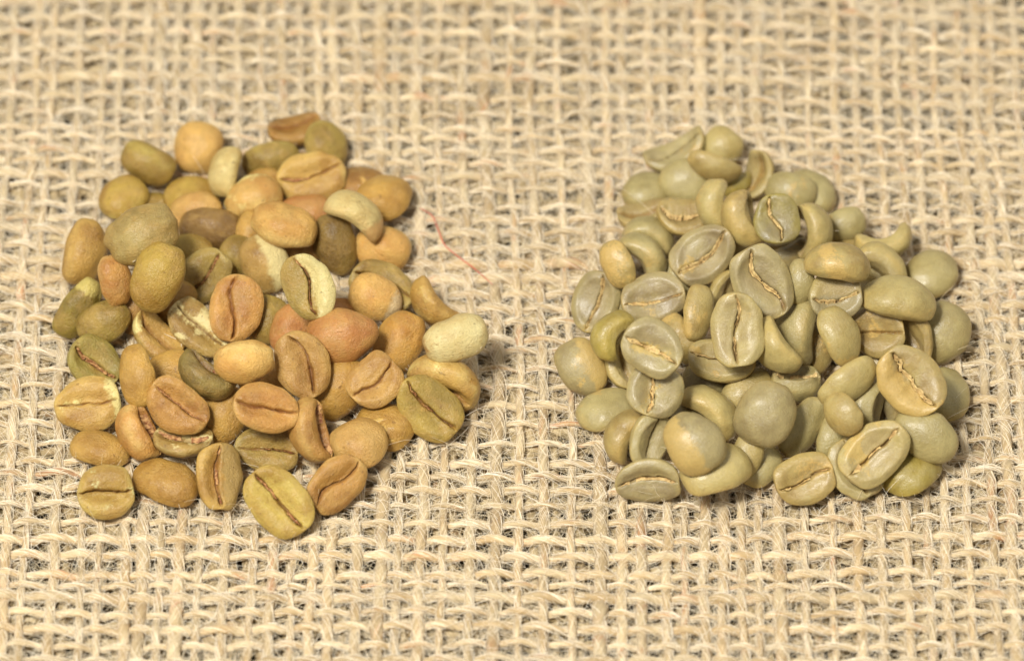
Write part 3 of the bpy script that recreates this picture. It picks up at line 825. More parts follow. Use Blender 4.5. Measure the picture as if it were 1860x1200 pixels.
    ((-4.523, -3.348, 0.338), (-0.3201, 0.6344, -1.5277), (1.026, 0.748, 0.404), 1525, 'tn2', {'seam': 1.0, 'half': 1.0, 'pc': 'ol2', 'b': 0.046, 'bumpy': 0.62, 'chaff': 0.2, 'valley': 0.796}, 'upright seamed bean, left half tan and right half olive'),
]
RIGHT_BEANS = [  # place (cm), turn, size, seed, skin, shape, label
    ((2.206, 2.984, 0.052), (3.1297, -0.0, 0.4554), (0.852, 0.678, 0.319), 3000, 'gg', {'b': 0.078, 'rim': 0.326, 'valley': 1.125, 'back': 1.0}, 'pale grey bean glinting at the upper left edge of the heap'),
    ((3.095, -1.162, 0.144), (-2.4204, -0.0629, 0.1777), (0.87, 0.652, 0.307), 3007, 'gy', {'b': 0.124, 'rim': 0.626, 'valley': 0.831, 'back': 1.0}, 'grey bean in shadow beneath the stacked big pale bean'),
    ((2.72, -2.222, 0.18), (-2.4747, -0.3574, 1.285), (0.817, 0.688, 0.323), 3014, 'gy', {'b': 0.124, 'rim': 0.806, 'valley': 1.003, 'back': 1.0}, 'grey bean deep in the gap above the half yellow round bean'),
    ((3.565, 1.511, 0.206), (-2.7355, 0.5604, -0.9408), (0.783, 0.609, 0.286), 3021, 'tg', {'b': 0.121, 'rim': 0.679, 'valley': 1.05, 'back': 1.0}, 'tan grey bean sliver between the two largest seamed beans'),
    ((4.097, -0.174, 0.219), (0.157, -2.4082, -1.8067), (0.783, 0.565, 0.266), 3028, 'gy', {'b': 0.072, 'rim': 0.932, 'valley': 0.634, 'back': 1.0}, 'grey bean behind the big pale bean, mostly hidden'),
    ((2.729, 0.856, 0.226), (-2.5437, 0.4259, -0.5717), (0.913, 0.609, 0.286), 3035, 'gg', {'b': 0.086, 'rim': 0.396, 'valley': 0.793, 'back': 1.0}, 'bluish grey bean hidden below the slanting golden seamed bean'),
    ((1.892, 0.389, 0.172), (-2.5574, 0.378, -0.9365), (0.737, 0.573, 0.269), 3042, 'gg', {'b': 0.121, 'rim': 0.769, 'valley': 0.846, 'back': 1.0}, 'greyish bean hidden between two seamed beans at the left'),
    ((5.817, -0.92, 0.242), (-2.6045, -0.5724, 0.7179), (0.853, 0.64, 0.301), 3049, 'tg', {'b': 0.08, 'rim': 0.966, 'valley': 0.708, 'back': 1.0}, 'tan bean hidden above the jagged crease bean'),
    ((4.978, -2.467, 0.249), (-2.7414, -0.5378, 1.1771), (0.724, 0.482, 0.227), 3056, 'gg', {'b': 0.089, 'rim': 0.752, 'valley': 0.964, 'back': 1.0}, 'dim green bean behind the ribbed standing bean at bottom'),
    ((5.548, 0.58, 0.223), (-2.7444, -0.5259, 1.0787), (0.602, 0.502, 0.236), 3063, 'tg', {'b': 0.118, 'rim': 0.367, 'valley': 0.672, 'back': 1.0}, 'small wrinkled tan bean right of the half split round bean'),
    ((5.297, 1.756, 0.04), (-3.1068, -0.0, -0.233), (0.696, 0.478, 0.225), 3070, 'tg', {'patch': 0.4, 'b': 0.12, 'rim': 0.345, 'valley': 1.046, 'back': 1.0}, 'small grey tan bean with orange patch above the saddle shaped bean'),
    ((3.602, 3.034, 0.151), (-2.1, -0.3182, 0.2471), (0.644, 0.343, 0.161), 3077, 'yg', {'b': 0.2, 'rim': 0.615, 'valley': 1.065, 'back': 1.0}, 'small greenish crescent sliver near the top of right heap'),
    ((5.467, -0.149, 0.191), (-2.542, -0.4315, 0.5675), (0.826, 0.652, 0.307), 3091, 'gy', {'b': 0.083, 'rim': 0.667, 'valley': 0.96, 'back': 1.0}, 'shadowed bean behind the folded tan bean with deep crease'),
    ((2.648, 3.682, 0.239), (-0.1106, -0.3034, 0.3664), (1.13, 0.626, 0.294), 3098, 'gg', {'b': 0.2, 'chaff': 0.7, 'rim': 0.739, 'valley': 0.508}, 'long curved bean with an orange crease, topmost left of right heap'),
    ((3.413, 3.803, 0.23), (-2.5339, 0.4561, -0.5487), (0.696, 0.626, 0.294), 3105, 'pg', {'patch': 0.3, 'b': 0.128, 'rim': 0.385, 'valley': 0.771, 'back': 1.0}, 'small round yellowish bean topmost in the right heap'),
    ((3.261, 2.96, 0.633), (-1.8899, 0.2967, -0.1572), (0.939, 0.487, 0.229), 3112, 'tg', {'patch': 0.4, 'point': 0.3, 'b': 0.115, 'rim': 0.546, 'valley': 0.864, 'back': 1.0}, 'tapered wrinkled yellowish bean just below the small topmost round bean'),
    ((3.938, 3.135, 0.264), (-0.6695, -0.81, 1.266), (0.835, 0.591, 0.278), 3119, 'pg', {'b': 0.2, 'patch': 0.3, 'valley': 1.2, 'rim': 0.336}, 'curled bean with yellow hollow at the upper right edge'),
    ((2.809, 2.992, 0.258), (-2.4314, 0.2678, -0.2317), (0.87, 0.783, 0.368), 3126, 'gg', {'patch': 0.2, 'b': 0.108, 'rim': 0.864, 'valley': 1.147, 'back': 1.0}, 'round grey bean with a yellow flake on its back'),
    ((4.796, 2.913, 0.091), (3.0966, -0.0, -0.9317), (0.957, 0.783, 0.368), 3133, 'gg', {'patch': 0.12, 'b': 0.127, 'rim': 0.311, 'valley': 0.703, 'back': 1.0}, 'wide flat pale bean at the back, yellow on its right edge'),
    ((4.474, 2.647, 0.381), (-2.4333, 0.1134, -0.2494), (0.835, 0.661, 0.311), 3140, 'gg', {'b': 0.066, 'rim': 0.736, 'valley': 0.758, 'back': 1.0}, 'smooth pale grey bean directly behind the mossy green bean'),
    ((2.124, 2.343, 0.23), (-0.2304, -0.19, 0.1113), (0.904, 0.678, 0.319), 3147, 'tg', {'b': 0.15, 'rim': 0.58, 'valley': 1.147}, 'tan rimmed bean at the left below the pale grey glinting bean'),
    ((2.725, 1.925, 0.617), (0.067, 0.1155, -0.0841), (0.8, 0.748, 0.351), 3154, 'tg2', {'valley': 1.4, 'chaff': 1.4, 'b': 0.1, 'rim': 0.37}, 'tan bean torn open by a ragged crease'),
    ((3.241, 1.853, 0.921), (1.5748, -0.7934, 1.6951), (0.87, 0.661, 0.462), 3161, 'pg', {'b': 0.18, 'rim': 0.678, 'valley': 0.787, 'rnd': 1.0}, 'upright pale crescent bean right of the torn open bean'),
    ((3.689, 1.433, 1.033), (-0.9272, 0.6845, -1.0662), (0.939, 0.714, 0.534), 3168, 'tg2', {'b': 0.18, 'chaff': 1.0, 'rim': 0.535, 'valley': 0.671, 'rnd': 1.0}, 'tan crescent bean left of the mossy green bean'),
    ((4.191, 1.259, 1.235), (0.1456, 0.6418, -1.353), (0.8, 0.748, 0.351), 3175, 'yg2', {'seam': 1.2, 'rim': 0.15, 'valley': 0.7, 'scurve': 1.0, 'chaff': 0.8, 'b': 0.107}, 'mossy green bean with an S shaped seam'),
    ((4.781, 1.444, 0.767), (1.743, 0.8065, -1.4701), (0.991, 0.753, 0.423), 3182, 'pg', {'b': 0.25, 'patch': 0.3, 'rim': 0.965, 'valley': 0.564, 'rnd': 1.0}, 'slim curved bean standing right of the mossy green bean'),
    ((5.326, 1.968, 0.339), (-2.4328, -0.1188, 0.2448), (0.713, 0.522, 0.245), 3189, 'gg', {'b': 0.085, 'rim': 0.803, 'valley': 0.742, 'back': 1.0}, 'short pale bean with a notched right end at the back'),
    ((5.927, 1.577, 0.337), (-0.8984, -0.1027, 0.2586), (1.009, 0.767, 0.413), 3196, 'pg', {'b': 0.28, 'rim': 0.978, 'valley': 1.107, 'rnd': 1.0}, 'upturned banana shaped bean at the upper right edge'),
    ((4.34, 1.452, 0.271), (-0.3715, -0.1352, 0.2305), (0.8, 0.608, 0.527), 3203, 'gy', {'valley': 1.2, 'b': 0.1, 'rim': 0.452, 'rnd': 1.0}, 'grey bean with hollow face right below the mossy green bean'),
    ((6.693, 1.122, 0.086), (-3.0315, -0.0, 0.9317), (0.939, 0.835, 0.392), 3210, 'gg2', {'b': 0.089, 'rim': 0.426, 'valley': 0.786, 'back': 1.0}, 'large smooth round bean at the right edge, upper of two'),
    ((5.848, 0.86, 0.5), (1.5628, 0.5436, -0.6736), (0.939, 0.714, 0.517), 3217, 'pg', {'b': 0.22, 'rim': 0.417, 'valley': 0.833, 'rnd': 1.0}, 'curled bean with hollow lower face left of the upper smooth round bean'),
    ((5.08, -0.217, 1.758), (2.7421, 0.1234, -0.0297), (1.043, 0.793, 0.5), 3224, 'tg2', {'b': 0.16, 'patch': 0.4, 'rim': 0.684, 'valley': 1.07, 'rnd': 1.0}, 'saddle shaped tan bean with speckled back'),
    ((2.201, 1.712, 0.307), (2.2871, 0.4488, -0.3608), (0.939, 0.714, 0.406), 3231, 'gg', {'b': 0.3, 'rim': 0.767, 'valley': 0.775, 'rnd': 1.0}, 'macaroni curved grey bean at left, higher of two'),
    ((2.07, 1.04, 0.572), (2.1067, 0.594, -0.6361), (0.974, 0.74, 0.433), 3238, 'gg', {'b': 0.3, 'rim': 0.695, 'valley': 0.509, 'rnd': 1.0}, 'macaroni curved grey bean at left, lower of two'),
    ((1.684, 0.57, 0.924), (-2.2918, 0.6428, -1.0146), (0.8, 0.539, 0.253), 3245, 'tg2', {'patch': 0.5, 'b': 0.083, 'rim': 0.669, 'valley': 0.556, 'back': 1.0}, 'golden tan wrinkled bean at the left edge beside macaroni curved beans'),
    ((3.015, 0.921, 0.788), (0.5561, -0.5158, 0.5498), (1.113, 0.852, 0.401), 3252, 'gy2', {'chaff': 1.2, 'rim': 1.0, 'seam': 1.0, 'b': 0.129, 'valley': 0.788}, 'slanting grey bean with a long golden seam, upper middle'),
    ((3.877, -0.393, 1.543), (0.4263, 0.7079, -0.9074), (1.217, 0.904, 0.425), 3259, 'gg3', {'seam': 1.4, 'chaff': 0.8, 'b': 0.069, 'rim': 0.842, 'valley': 1.136}, 'very large grey green bean with dark open seam, centre of right heap'),
    ((4.514, -0.233, 1.399), (0.0875, -2.3011, -1.701), (0.73, 0.47, 0.221), 3266, 'gg', {'b': 0.083, 'rim': 0.866, 'valley': 0.875, 'back': 1.0}, 'small smooth pale bean right of the very large seamed bean'),
    ((5.066, -0.461, 1.336), (0.6249, -0.009, 0.1091), (0.852, 0.8, 0.376), 3273, 'pg', {'chaff': 1.1, 'seam': 0.8, 'half': -1.0, 'pc': 'gy', 'b': 0.122, 'rim': 0.32, 'valley': 0.799}, 'round bean with pale upper half and grey lower half'),
    ((6.072, -0.358, 1.094), (2.9166, 0.1858, -0.0675), (1.183, 0.899, 0.508), 3280, 'pg', {'b': 0.14, 'rim': 0.646, 'valley': 0.97, 'rnd': 1.0}, 'long smooth bean lying level near the right edge'),
    ((6.784, -0.311, 0.307), (0.2153, -2.516, -1.8947), (1.009, 0.852, 0.401), 3287, 'gg2', {'b': 0.082, 'rim': 0.51, 'valley': 0.804, 'back': 1.0}, 'large grey round bean at the right edge, lower of two'),
    ((6.276, -0.614, 0.58), (1.2772, 0.7401, -0.8875), (0.974, 0.643, 0.302), 3294, 'tg', {'b': 0.18, 'valley': 1.2, 'rim': 0.785}, 'curled tan bean with dark hollow left of the lower grey round bean'),
    ((5.723, -0.738, 0.797), (0.466, -0.1371, 0.1118), (0.87, 0.817, 0.384), 3301, 'tg2', {'valley': 1.4, 'seam': 1.4, 'b': 0.08, 'rim': 0.514}, 'folded tan bean with deep dark crease'),
    ((5.102, -1.053, 1.035), (-0.1817, 2.4154, 2.0945), (1.009, 0.661, 0.311), 3308, 'pg', {'tip': 0.3, 'b': 0.07, 'rim': 0.841, 'valley': 0.511, 'back': 1.0}, 'plump pale bean with golden tip beside the folded tan bean'),
    ((4.818, -0.686, 0.293), (-2.446, -0.6326, 1.1783), (0.957, 0.504, 0.237), 3315, 'tg2', {'patch': 0.4, 'b': 0.105, 'rim': 0.992, 'valley': 0.76, 'back': 1.0}, 'narrow wrinkled yellowish bean behind the plump golden tip bean'),
    ((4.5, -0.602, 0.649), (1.8763, -0.7769, 1.3746), (1.165, 0.886, 0.573), 3322, 'gg', {'b': 0.1, 'rim': 0.708, 'valley': 0.878, 'rnd': 1.0}, 'tall smooth grey green bean with straight right side'),
    ((4.106, -1.236, 0.997), (-1.4621, 0.5136, -0.7869), (1.026, 0.78, 0.426), 3329, 'pg', {'b': 0.2, 'patch': 0.2, 'rim': 0.331, 'valley': 0.644, 'rnd': 1.0}, 'tapering curved bean between big pale bean and tall straight bean'),
    ((4.43, -1.444, 0.41), (-0.3124, 0.1076, -0.0205), (0.8, 0.608, 0.527), 3336, 'gg', {'valley': 1.3, 'b': 0.1, 'chaff': 0.6, 'rim': 0.932, 'rnd': 1.0}, 'bean with small puckered crease at middle bottom'),
    ((5.19, -2.193, 1.242), (-2.0013, -0.3595, 0.5297), (1.043, 0.609, 0.286), 3343, 'pg', {'b': 0.105, 'rim': 0.792, 'valley': 0.745, 'back': 1.0}, 'smooth slanting bean above the small round peaberry'),
    ((5.516, -2.203, 0.733), (1.4474, -0.6859, 1.2298), (0.939, 0.714, 0.567), 3350, 'gg', {'b': 0.082, 'rim': 0.92, 'valley': 0.745, 'rnd': 1.0}, 'grey bean with straight crease edge right of the small round peaberry'),
    ((5.825, -1.85, 0.352), (1.5472, 0.7644, -1.1298), (0.904, 0.687, 0.511), 3357, 'gy2', {'b': 0.1, 'chaff': 0.8, 'rim': 0.338, 'valley': 0.934, 'rnd': 1.0}, 'bluish grey curved bean with chaff bits, left of jagged crease bean'),
    ((6.779, -1.419, 0.069), (-3.1041, -0.0, -1.3066), (0.991, 0.765, 0.36), 3364, 'gg', {'b': 0.068, 'rim': 0.622, 'valley': 1.077, 'back': 1.0}, 'smooth bean at right edge half under the jagged crease bean'),
    ((6.166, -2.235, 1.323), (0.5256, 0.5408, -0.7231), (1.2, 0.922, 0.433), 3371, 'tg3', {'valley': 1.1, 'chaff': 1.4, 'seam': 1.6, 'jag': 1.0, 'half': -1.0, 'b': 0.093, 'rim': 0.403}, 'big bean with wide jagged crease and golden left half'),
    ((6.421, -2.759, 0.634), (-2.3189, 0.3484, -0.4462), (1.078, 0.748, 0.351), 3378, 'gg', {'point': 0.3, 'b': 0.07, 'rim': 0.748, 'valley': 0.777, 'back': 1.0}, 'smooth pale bean with tapered upper end, lower right edge'),
    ((6.177, -3.057, 0.096), (3.0775, -0.0, 0.846), (0.974, 0.852, 0.401), 3385, 'yg', {'patch': 0.3, 'b': 0.102, 'rim': 0.356, 'valley': 0.674, 'back': 1.0}, 'yellow green bean at the lower right corner'),
    ((5.12, -2.719, 1.098), (-2.2129, 0.5567, -0.9427), (0.696, 0.591, 0.278), 3392, 'tg2', {'b': 0.064, 'rim': 0.447, 'valley': 0.927, 'back': 1.0}, 'small round peaberry bean with notch'),
    ((5.591, -3.164, 0.678), (0.6045, -0.5056, 0.5579), (1.165, 0.887, 0.417), 3399, 'pg2', {'seam': 1.0, 'chaff': 1.0, 'b': 0.093, 'rim': 0.795, 'valley': 0.642}, 'big pale seamed bean stacked at the lower right'),
    ((5.29, -3.137, 0.302), (0.0532, 0.5463, -0.9479), (1.026, 0.765, 0.36), 3406, 'gg', {'b': 0.1, 'rim': 0.809, 'valley': 0.567}, 'bean lying under the big pale stacked bean, rim showing'),
    ((4.529, -3.371, 0.294), (0.7066, -0.0944, 0.2658), (0.974, 0.8, 0.376), 3413, 'tg2', {'valley': 1.0, 'seam': 1.4, 'chaff': 0.6, 'b': 0.076, 'rim': 0.443}, 'bean with wide open slit on the cloth at bottom centre'),
    ((4.502, -2.329, 0.32), (-2.1989, -0.5899, 0.8561), (1.078, 0.609, 0.286), 3420, 'gg', {'ribs': 1.0, 'b': 0.065, 'rim': 0.624, 'valley': 0.746, 'back': 1.0}, 'ribbed grey green bean standing right of the big round grey bean'),
    ((3.915, -2.699, 1.052), (-2.815, -0.7766, 1.0735), (1.026, 0.904, 0.425), 3427, 'gy2', {'patch': 0.15, 'b': 0.076, 'rim': 0.506, 'valley': 0.553, 'back': 1.0}, 'big round grey bean with glossy pimpled back'),
    ((3.692, -1.522, 0.203), (-2.5004, -0.2506, 0.4774), (0.922, 0.73, 0.343), 3434, 'pg', {'patch': 0.3, 'b': 0.064, 'rim': 0.962, 'valley': 1.033, 'back': 1.0}, 'pale bean with yellow edge behind the big round grey bean'),
    ((3.1, -2.031, 0.344), (2.242, 0.5389, -0.6048), (1.096, 0.833, 0.475), 3441, 'pg', {'b': 0.22, 'rim': 0.691, 'valley': 0.914, 'rnd': 1.0}, 'hooked crescent bean above the half yellow round bean'),
    ((2.798, -3.374, 1.175), (-2.6804, 0.5308, -0.8445), (1.009, 0.861, 0.405), 3448, 'gy2', {'half': 1.0, 'patch': 0.2, 'b': 0.074, 'rim': 0.47, 'valley': 0.999, 'back': 1.0}, 'round bean half grey half golden yellow near the bottom'),
    ((3.126, -3.445, 0.607), (-3.0516, -0.0, 0.3461), (1.078, 0.843, 0.396), 3455, 'pg', {'patch': 0.3, 'b': 0.105, 'rim': 0.624, 'valley': 0.541, 'back': 1.0}, 'broad pale bean on the cloth under the half yellow round bean'),
    ((3.824, -2.924, 0.086), (-3.1215, -0.0, 1.1655), (0.817, 0.696, 0.327), 3462, 'gg', {'b': 0.103, 'rim': 0.804, 'valley': 0.592, 'back': 1.0}, 'pale bean at bottom right of the broad pale bean'),
    ((3.63, -3.008, 0.441), (-2.8353, -0.709, 1.1036), (0.826, 0.478, 0.225), 3469, 'pg', {'b': 0.095, 'rim': 0.416, 'valley': 0.941, 'back': 1.0}, 'thin pale flake of bean between two overlapping bottom beans'),
    ((1.78, -2.522, 0.364), (2.0245, -0.6881, 0.919), (0.957, 0.727, 0.461), 3476, 'tg', {'b': 0.22, 'rim': 0.471, 'valley': 1.12, 'rnd': 1.0}, 'crescent bean at lower left with concave right side'),
    ((2.15, -2.816, 0.562), (0.8486, -0.7445, 1.2115), (0.87, 0.713, 0.335), 3483, 'gg', {'valley': 1.2, 'seam': 1.2, 'b': 0.09, 'rim': 0.787}, 'ridged bean with dark slit beside the lower left crescent'),
    ((2.093, -3.434, 0.328), (1.2595, -0.0957, -0.0159), (1.061, 0.73, 0.343), 3490, 'gg3', {'seam': 1.0, 'chaff': 0.8, 'b': 0.094, 'rim': 0.398, 'valley': 0.986}, 'oblong seamed bean on the cloth at lower left corner'),
    ((1.502, -1.771, 0.082), (3.0678, -0.0, 0.5604), (0.991, 0.783, 0.368), 3497, 'gg', {'patch': 0.35, 'b': 0.091, 'rim': 0.93, 'valley': 0.885, 'back': 1.0}, 'big pale bean lying at the left edge'),
    ((1.098, -1.022, 0.271), (-2.7603, 0.5657, -0.9828), (0.974, 0.765, 0.36), 3504, 'gy2', {'half': -0.8, 'patch': 0.3, 'b': 0.077, 'rim': 0.81, 'valley': 0.973, 'back': 1.0}, 'grey bean with ragged golden skin, leftmost of right heap'),
    ((2.211, -2.331, 1.196), (0.2763, -0.7105, 1.151), (0.835, 0.904, 0.425), 3511, 'gg3', {'seam': 1.1, 'chaff': 1.0, 'b': 0.106, 'rim': 0.533, 'valley': 0.916}, 'wide bean with a vertical seam under the flaky seamed bean'),
    ((2.166, -2.032, 1.866), (0.6016, 0.3719, -0.566), (0.991, 0.835, 0.392), 3518, 'gg3', {'chaff': 1.4, 'seam': 1.0, 'rim': 0.6, 'b': 0.078, 'valley': 1.041}, 'round bean with flaky golden diagonal seam at left'),
    ((1.778, -0.952, 0.318), (0.6134, -0.676, 1.7499), (0.922, 0.678, 0.319), 3525, 'pg', {'b': 0.15, 'valley': 1.2, 'rim': 0.883}, 'hollow faced bean tucked left of the flaky seamed bean'),
    ((1.581, -0.907, 0.877), (1.8681, -0.5784, 0.9767), (0.87, 0.661, 0.464), 3532, 'yg', {'b': 0.25, 'rim': 0.899, 'valley': 0.712, 'rnd': 1.0}, 'olive green hooked bean near the left edge'),
    ((1.315, 0.316, 0.33), (0.1534, -0.7728, 1.1263), (1.026, 0.748, 0.351), 3539, 'gg3', {'chaff': 1.0, 'rim': 0.8, 'seam': 0.8, 'b': 0.121, 'valley': 0.553}, 'green rimmed bean with broken seam at the left edge'),
    ((2.228, 0.097, 0.641), (0.6333, -0.1268, 0.168), (1.026, 0.8, 0.376), 3546, 'gy2', {'chaff': 1.1, 'rim': 0.6, 'seam': 0.8, 'b': 0.118, 'valley': 0.554}, 'grey bean with level golden seam, left middle'),
    ((2.656, -0.463, 0.299), (-1.7868, 0.6154, -0.9584), (0.87, 0.661, 0.459), 3553, 'tg2', {'patch': 0.6, 'b': 0.077, 'rim': 0.348, 'valley': 0.787, 'rnd': 1.0}, 'ragged yellowish bean wedged right of the flaky seamed bean'),
    ((2.918, -0.32, 0.778), (-2.5913, -0.6116, 1.4011), (0.939, 0.522, 0.245), 3560, 'tg2', {'patch': 0.4, 'b': 0.067, 'rim': 0.738, 'valley': 0.616, 'back': 1.0}, 'upright olive tan bean left of the big pale bean'),
    ((3.366, 0.545, 0.292), (1.2582, -0.7902, 1.1188), (0.8, 0.557, 0.262), 3567, 'pg', {'chaff': 1.2, 'b': 0.126, 'rim': 0.541, 'valley': 1.064}, 'bean with chaff filled crease squeezed above the big pale bean'),
    ((3.268, -1.243, 0.695), (0.3466, 0.0744, -0.074), (1.096, 0.748, 0.351), 3574, 'pg', {'b': 0.1, 'seam': 1.0, 'chaff': 0.6, 'rim': 0.631, 'valley': 0.576}, 'tilted bean with pinhole crease under the big pale bean'),
    ((3.504, -1.29, 1.45), (0.0914, 0.6981, -1.434), (1.165, 0.852, 0.401), 3581, 'pg2', {'seam': 1.1, 'chaff': 0.8, 'b': 0.107, 'rim': 0.404, 'valley': 0.955}, 'big pale bean stacked highest in the middle of the right heap'),
]



PAL_GAIN = {'brown_bean_skin': (1.03, 1.05, .93), 'grey_green_bean_skin': (.965, .954, .885)}


def build_beans(rows, group, mat, chaff_mat):
    for i, (loc, rot, dims, seed, colour, opts, label) in enumerate(rows):
        k = {a: v for a, v in opts.items() if a not in ('patch', 'chaff', 'pc', 'back', 'tip', 'half')}
        bean = Bean(*dims, seed, **k)
        back = opts.get('back')
        P, q, t, at = bean.mesh(40, 26, 30) if back else bean.mesh()
        o = link_mesh('coffee_bean', P, [q, t], mat, None, at)
        o.location = loc
        o.rotation_euler = rot
        p = [tuple(min(c * f, 250) for c, f in zip(q3, PAL_GAIN[mat.name])) for q3 in PAL[colour]]
        rs = np.random.RandomState(seed + 5)
        j = rs.uniform(.95, 1.05)
        o['tint'] = [float(c * j) for c in lin(p[0])]
        o['tint_two'] = [float(c * j) for c in lin(p[1])]
        o['patch_tint'] = [float(c) for c in lin(PAL[opts['pc']][0] if 'pc' in opts else p[2])]
        o['patch_amount'] = float(opts.get('patch', rs.uniform(.06, .30) if mat is MAT_LEFT else rs.uniform(.12, .42)))
        o['tip'] = float(opts.get('tip', 0))
        o['half'] = float(opts.get('half', 0))
        o['seed'] = float(seed % 61) + .37
        tag(o, label, 'coffee bean', group)
        if opts.get('chaff', 0) and not back:
            P, q = bean.chaff(opts['chaff'])
            if len(q) > 12:
                tag(link_mesh('chaff', P, q, chaff_mat, o), kind='stuff')


build_beans(LEFT_BEANS, 'brown and olive coffee beans heaped on the left', MAT_LEFT, MAT_CHAFF_L)
build_beans(RIGHT_BEANS, 'grey green coffee beans heaped on the right', MAT_RIGHT, MAT_CHAFF_R)

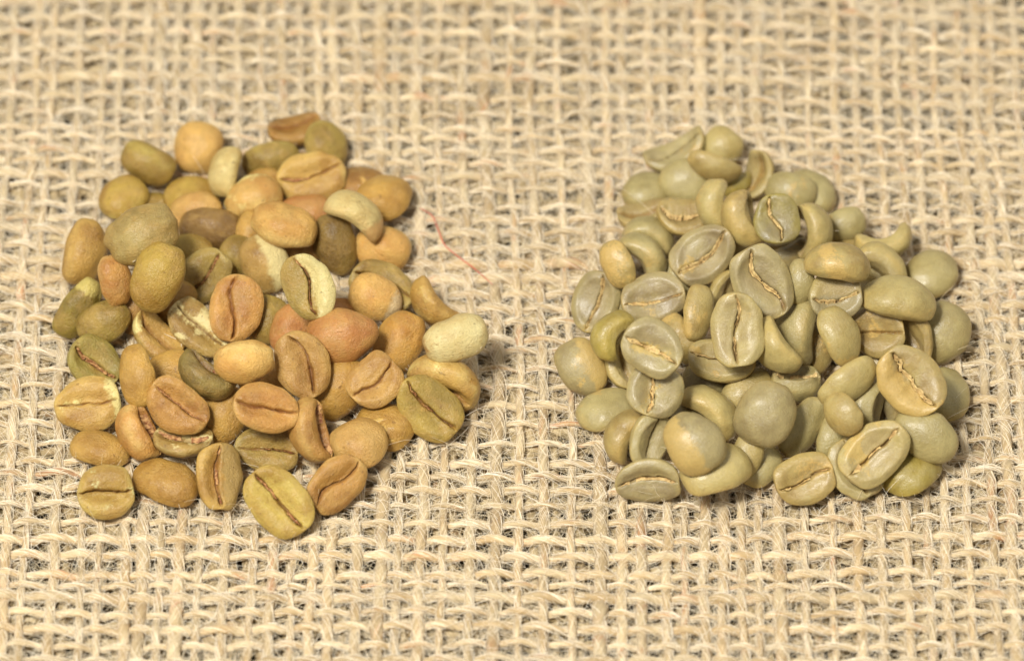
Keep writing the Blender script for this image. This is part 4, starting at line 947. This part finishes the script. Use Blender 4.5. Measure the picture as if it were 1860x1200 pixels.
# ------------------------------------------------------------------ single fibres on the beans and the cloth
SINGLE_FIBRES = [
    ([(-1.489, 2.634, 0.017), (-1.443, 2.602, 0.017), (-1.376, 2.557, 0.017), (-1.31, 2.498, 0.017), (-1.263, 2.424, 0.017), (-1.23, 2.329, 0.017), (-1.203, 2.224, 0.017), (-1.175, 2.125, 0.017), (-1.15, 2.036, 0.017), (-1.128, 1.95, 0.017), (-1.097, 1.866, 0.017), (-1.049, 1.783, 0.017), (-0.983, 1.703, 0.017), (-0.909, 1.624, 0.017), (-0.836, 1.549, 0.017), (-0.77, 1.481, 0.017), (-0.704, 1.418, 0.017), (-0.635, 1.349, 0.017), (-0.556, 1.263, 0.017), (-0.461, 1.151, 0.017), (-0.37, 1.041, 0.017), (-0.307, 0.964, 0.017)], 0.0085, 'red', 'red_fibre', 'thin red thread lying on the burlap right of the left heap', 'fibre'),
    ([(-5.345, 0.673, 1.657), (-5.397, 0.619, 1.685), (-5.473, 0.559, 1.705), (-5.545, 0.509, 1.706), (-5.609, 0.468, 1.692), (-5.669, 0.426, 1.668), (-5.716, 0.389, 1.633), (-5.738, 0.352, 1.581), (-5.748, 0.324, 1.512), (-5.765, 0.212, 1.545), (-5.826, 0.215, 1.471), (-5.907, 0.287, 1.335), (-5.971, 0.304, 1.266), (-6.109, 1.434, -0.005), (-6.132, 1.402, -0.005), (-6.139, 1.378, -0.005), (-6.126, 1.354, -0.005), (-6.098, 1.337, -0.005), (-6.067, 1.342, -0.005), (-6.032, 1.385, -0.005), (-5.898, 0.33, 1.213), (-5.855, 0.178, 1.429)], 0.006, 'pale', 'pale_fibre', 'pale looped jute hair across the big grey tan bean', 'fibre'),
    ([(-4.879, 1.782, 0.413), (-4.856, 1.776, 0.412), (-4.824, 1.769, 0.412), (-4.786, 1.764, 0.407), (-4.747, 1.758, 0.401), (-4.711, 1.754, 0.394), (-4.681, 1.75, 0.386), (-4.652, 1.745, 0.378), (-4.625, 1.742, 0.368), (-4.597, 1.739, 0.356), (-4.57, 1.735, 0.343), (-4.541, 1.733, 0.325), (-4.511, 1.732, 0.298), (-4.481, 1.733, 0.266), (-4.44, 1.566, 0.418), (-4.409, 1.535, 0.429), (-4.381, 1.525, 0.43), (-4.354, 1.531, 0.428), (-4.327, 1.548, 0.424), (-4.304, 1.578, 0.41), (-4.287, 1.667, 0.331), (-4.272, 1.667, 0.342)], 0.006, 'pale', 'pale_fibre', 'short kinked pale hair on the dark brown bean', 'fibre'),
    ([(-0.737, -0.716, 0.017), (-0.724, -0.697, 0.017), (-0.706, -0.671, 0.017), (-0.685, -0.64, 0.017), (-0.662, -0.606, 0.017), (-0.638, -0.572, 0.017), (-0.613, -0.538, 0.017), (-0.591, -0.506, 0.017), (-0.561, -1.319, 0.958), (-0.538, -1.319, 0.991), (-0.515, -1.302, 1.004), (-0.492, -1.285, 1.017), (-0.47, -1.254, 1.015), (-0.454, -0.334, 0.017), (-0.435, -0.308, 0.017), (-0.416, -0.283, 0.017), (-0.398, -0.257, 0.017), (-0.381, -0.232, 0.017), (-0.365, -0.208, 0.017), (-0.351, -0.187, 0.017), (-0.34, -0.169, 0.017), (-0.331, -0.156, 0.017)], 0.0075, 'pale', 'pale_fibre', 'straight straw fibre leaning by the whitish bean at the heap edge', 'fibre'),
    ([(-5.485, -0.325, 0.283), (-5.47, -0.329, 0.278), (-5.449, -0.334, 0.271), (-5.424, -0.343, 0.266), (-5.397, -0.353, 0.26), (-5.37, -0.364, 0.254), (-5.344, -0.377, 0.248), (-5.314, -0.391, 0.243), (-5.284, -0.407, 0.238), (-5.256, -0.427, 0.235), (-5.232, -0.451, 0.232), (-5.215, -0.477, 0.225), (-5.205, -0.517, 0.221), (-5.202, -0.545, 0.198), (-5.211, -0.41, -0.005), (-5.205, -0.447, -0.005), (-5.193, -0.466, -0.005), (-5.174, -0.464, -0.005), (-5.152, -0.449, -0.005), (-5.129, -0.427, -0.005), (-5.109, -0.406, -0.005), (-5.095, -0.393, -0.005)], 0.005, 'pale', 'pale_fibre', 'fine kinked hair over the dark hollow faced bean', 'fibre'),
]

for pts, rad, mt, name, label, cat in SINGLE_FIBRES:
    pts = np.array(pts, float)
    n = len(pts)
    tt = np.linspace(0, n - 1, 28)
    # smooth path through the points
    sm = []
    for t in tt:
        i = min(int(t), n - 2)
        f = t - i
        p0, p1, p2, p3 = pts[max(i - 1, 0)], pts[i], pts[i + 1], pts[min(i + 2, n - 1)]
        sm.append(.5 * (2 * p1 + (p2 - p0) * f + (2 * p0 - 5 * p1 + 4 * p2 - p3) * f * f
                        + (3 * p1 - p0 - 3 * p2 + p3) * f ** 3))
    sm = np.array(sm)
    tan = np.gradient(sm, axis=0)
    tan /= np.linalg.norm(tan, axis=1)[:, None]
    sd = np.cross(tan, [0, 0, 1.0])
    sd /= np.maximum(np.linalg.norm(sd, axis=1), 1e-6)[:, None]
    up = np.cross(sd, tan)
    th = np.linspace(0, 2 * math.pi, 6, endpoint=False)
    r = rad * np.concatenate([np.linspace(.5, 1, 5), np.ones(18), np.linspace(1, .4, 5)])
    V = sm[:, None] + sd[:, None] * (np.cos(th)[None, :, None] * r[:, None, None]) + up[:, None] * (np.sin(th)[None, :, None] * r[:, None, None])
    ii = np.arange(27)[:, None] * 6
    jj = np.arange(6)[None, :]
    q = np.stack([ii + jj, ii + (jj + 1) % 6, ii + 6 + (jj + 1) % 6, ii + 6 + jj], -1).reshape(-1, 4)
    o = link_mesh(name, V.reshape(-1, 3), q, {'red': MAT_RED, 'pale': MAT_PALE}[mt])
    tag(o, label, cat)
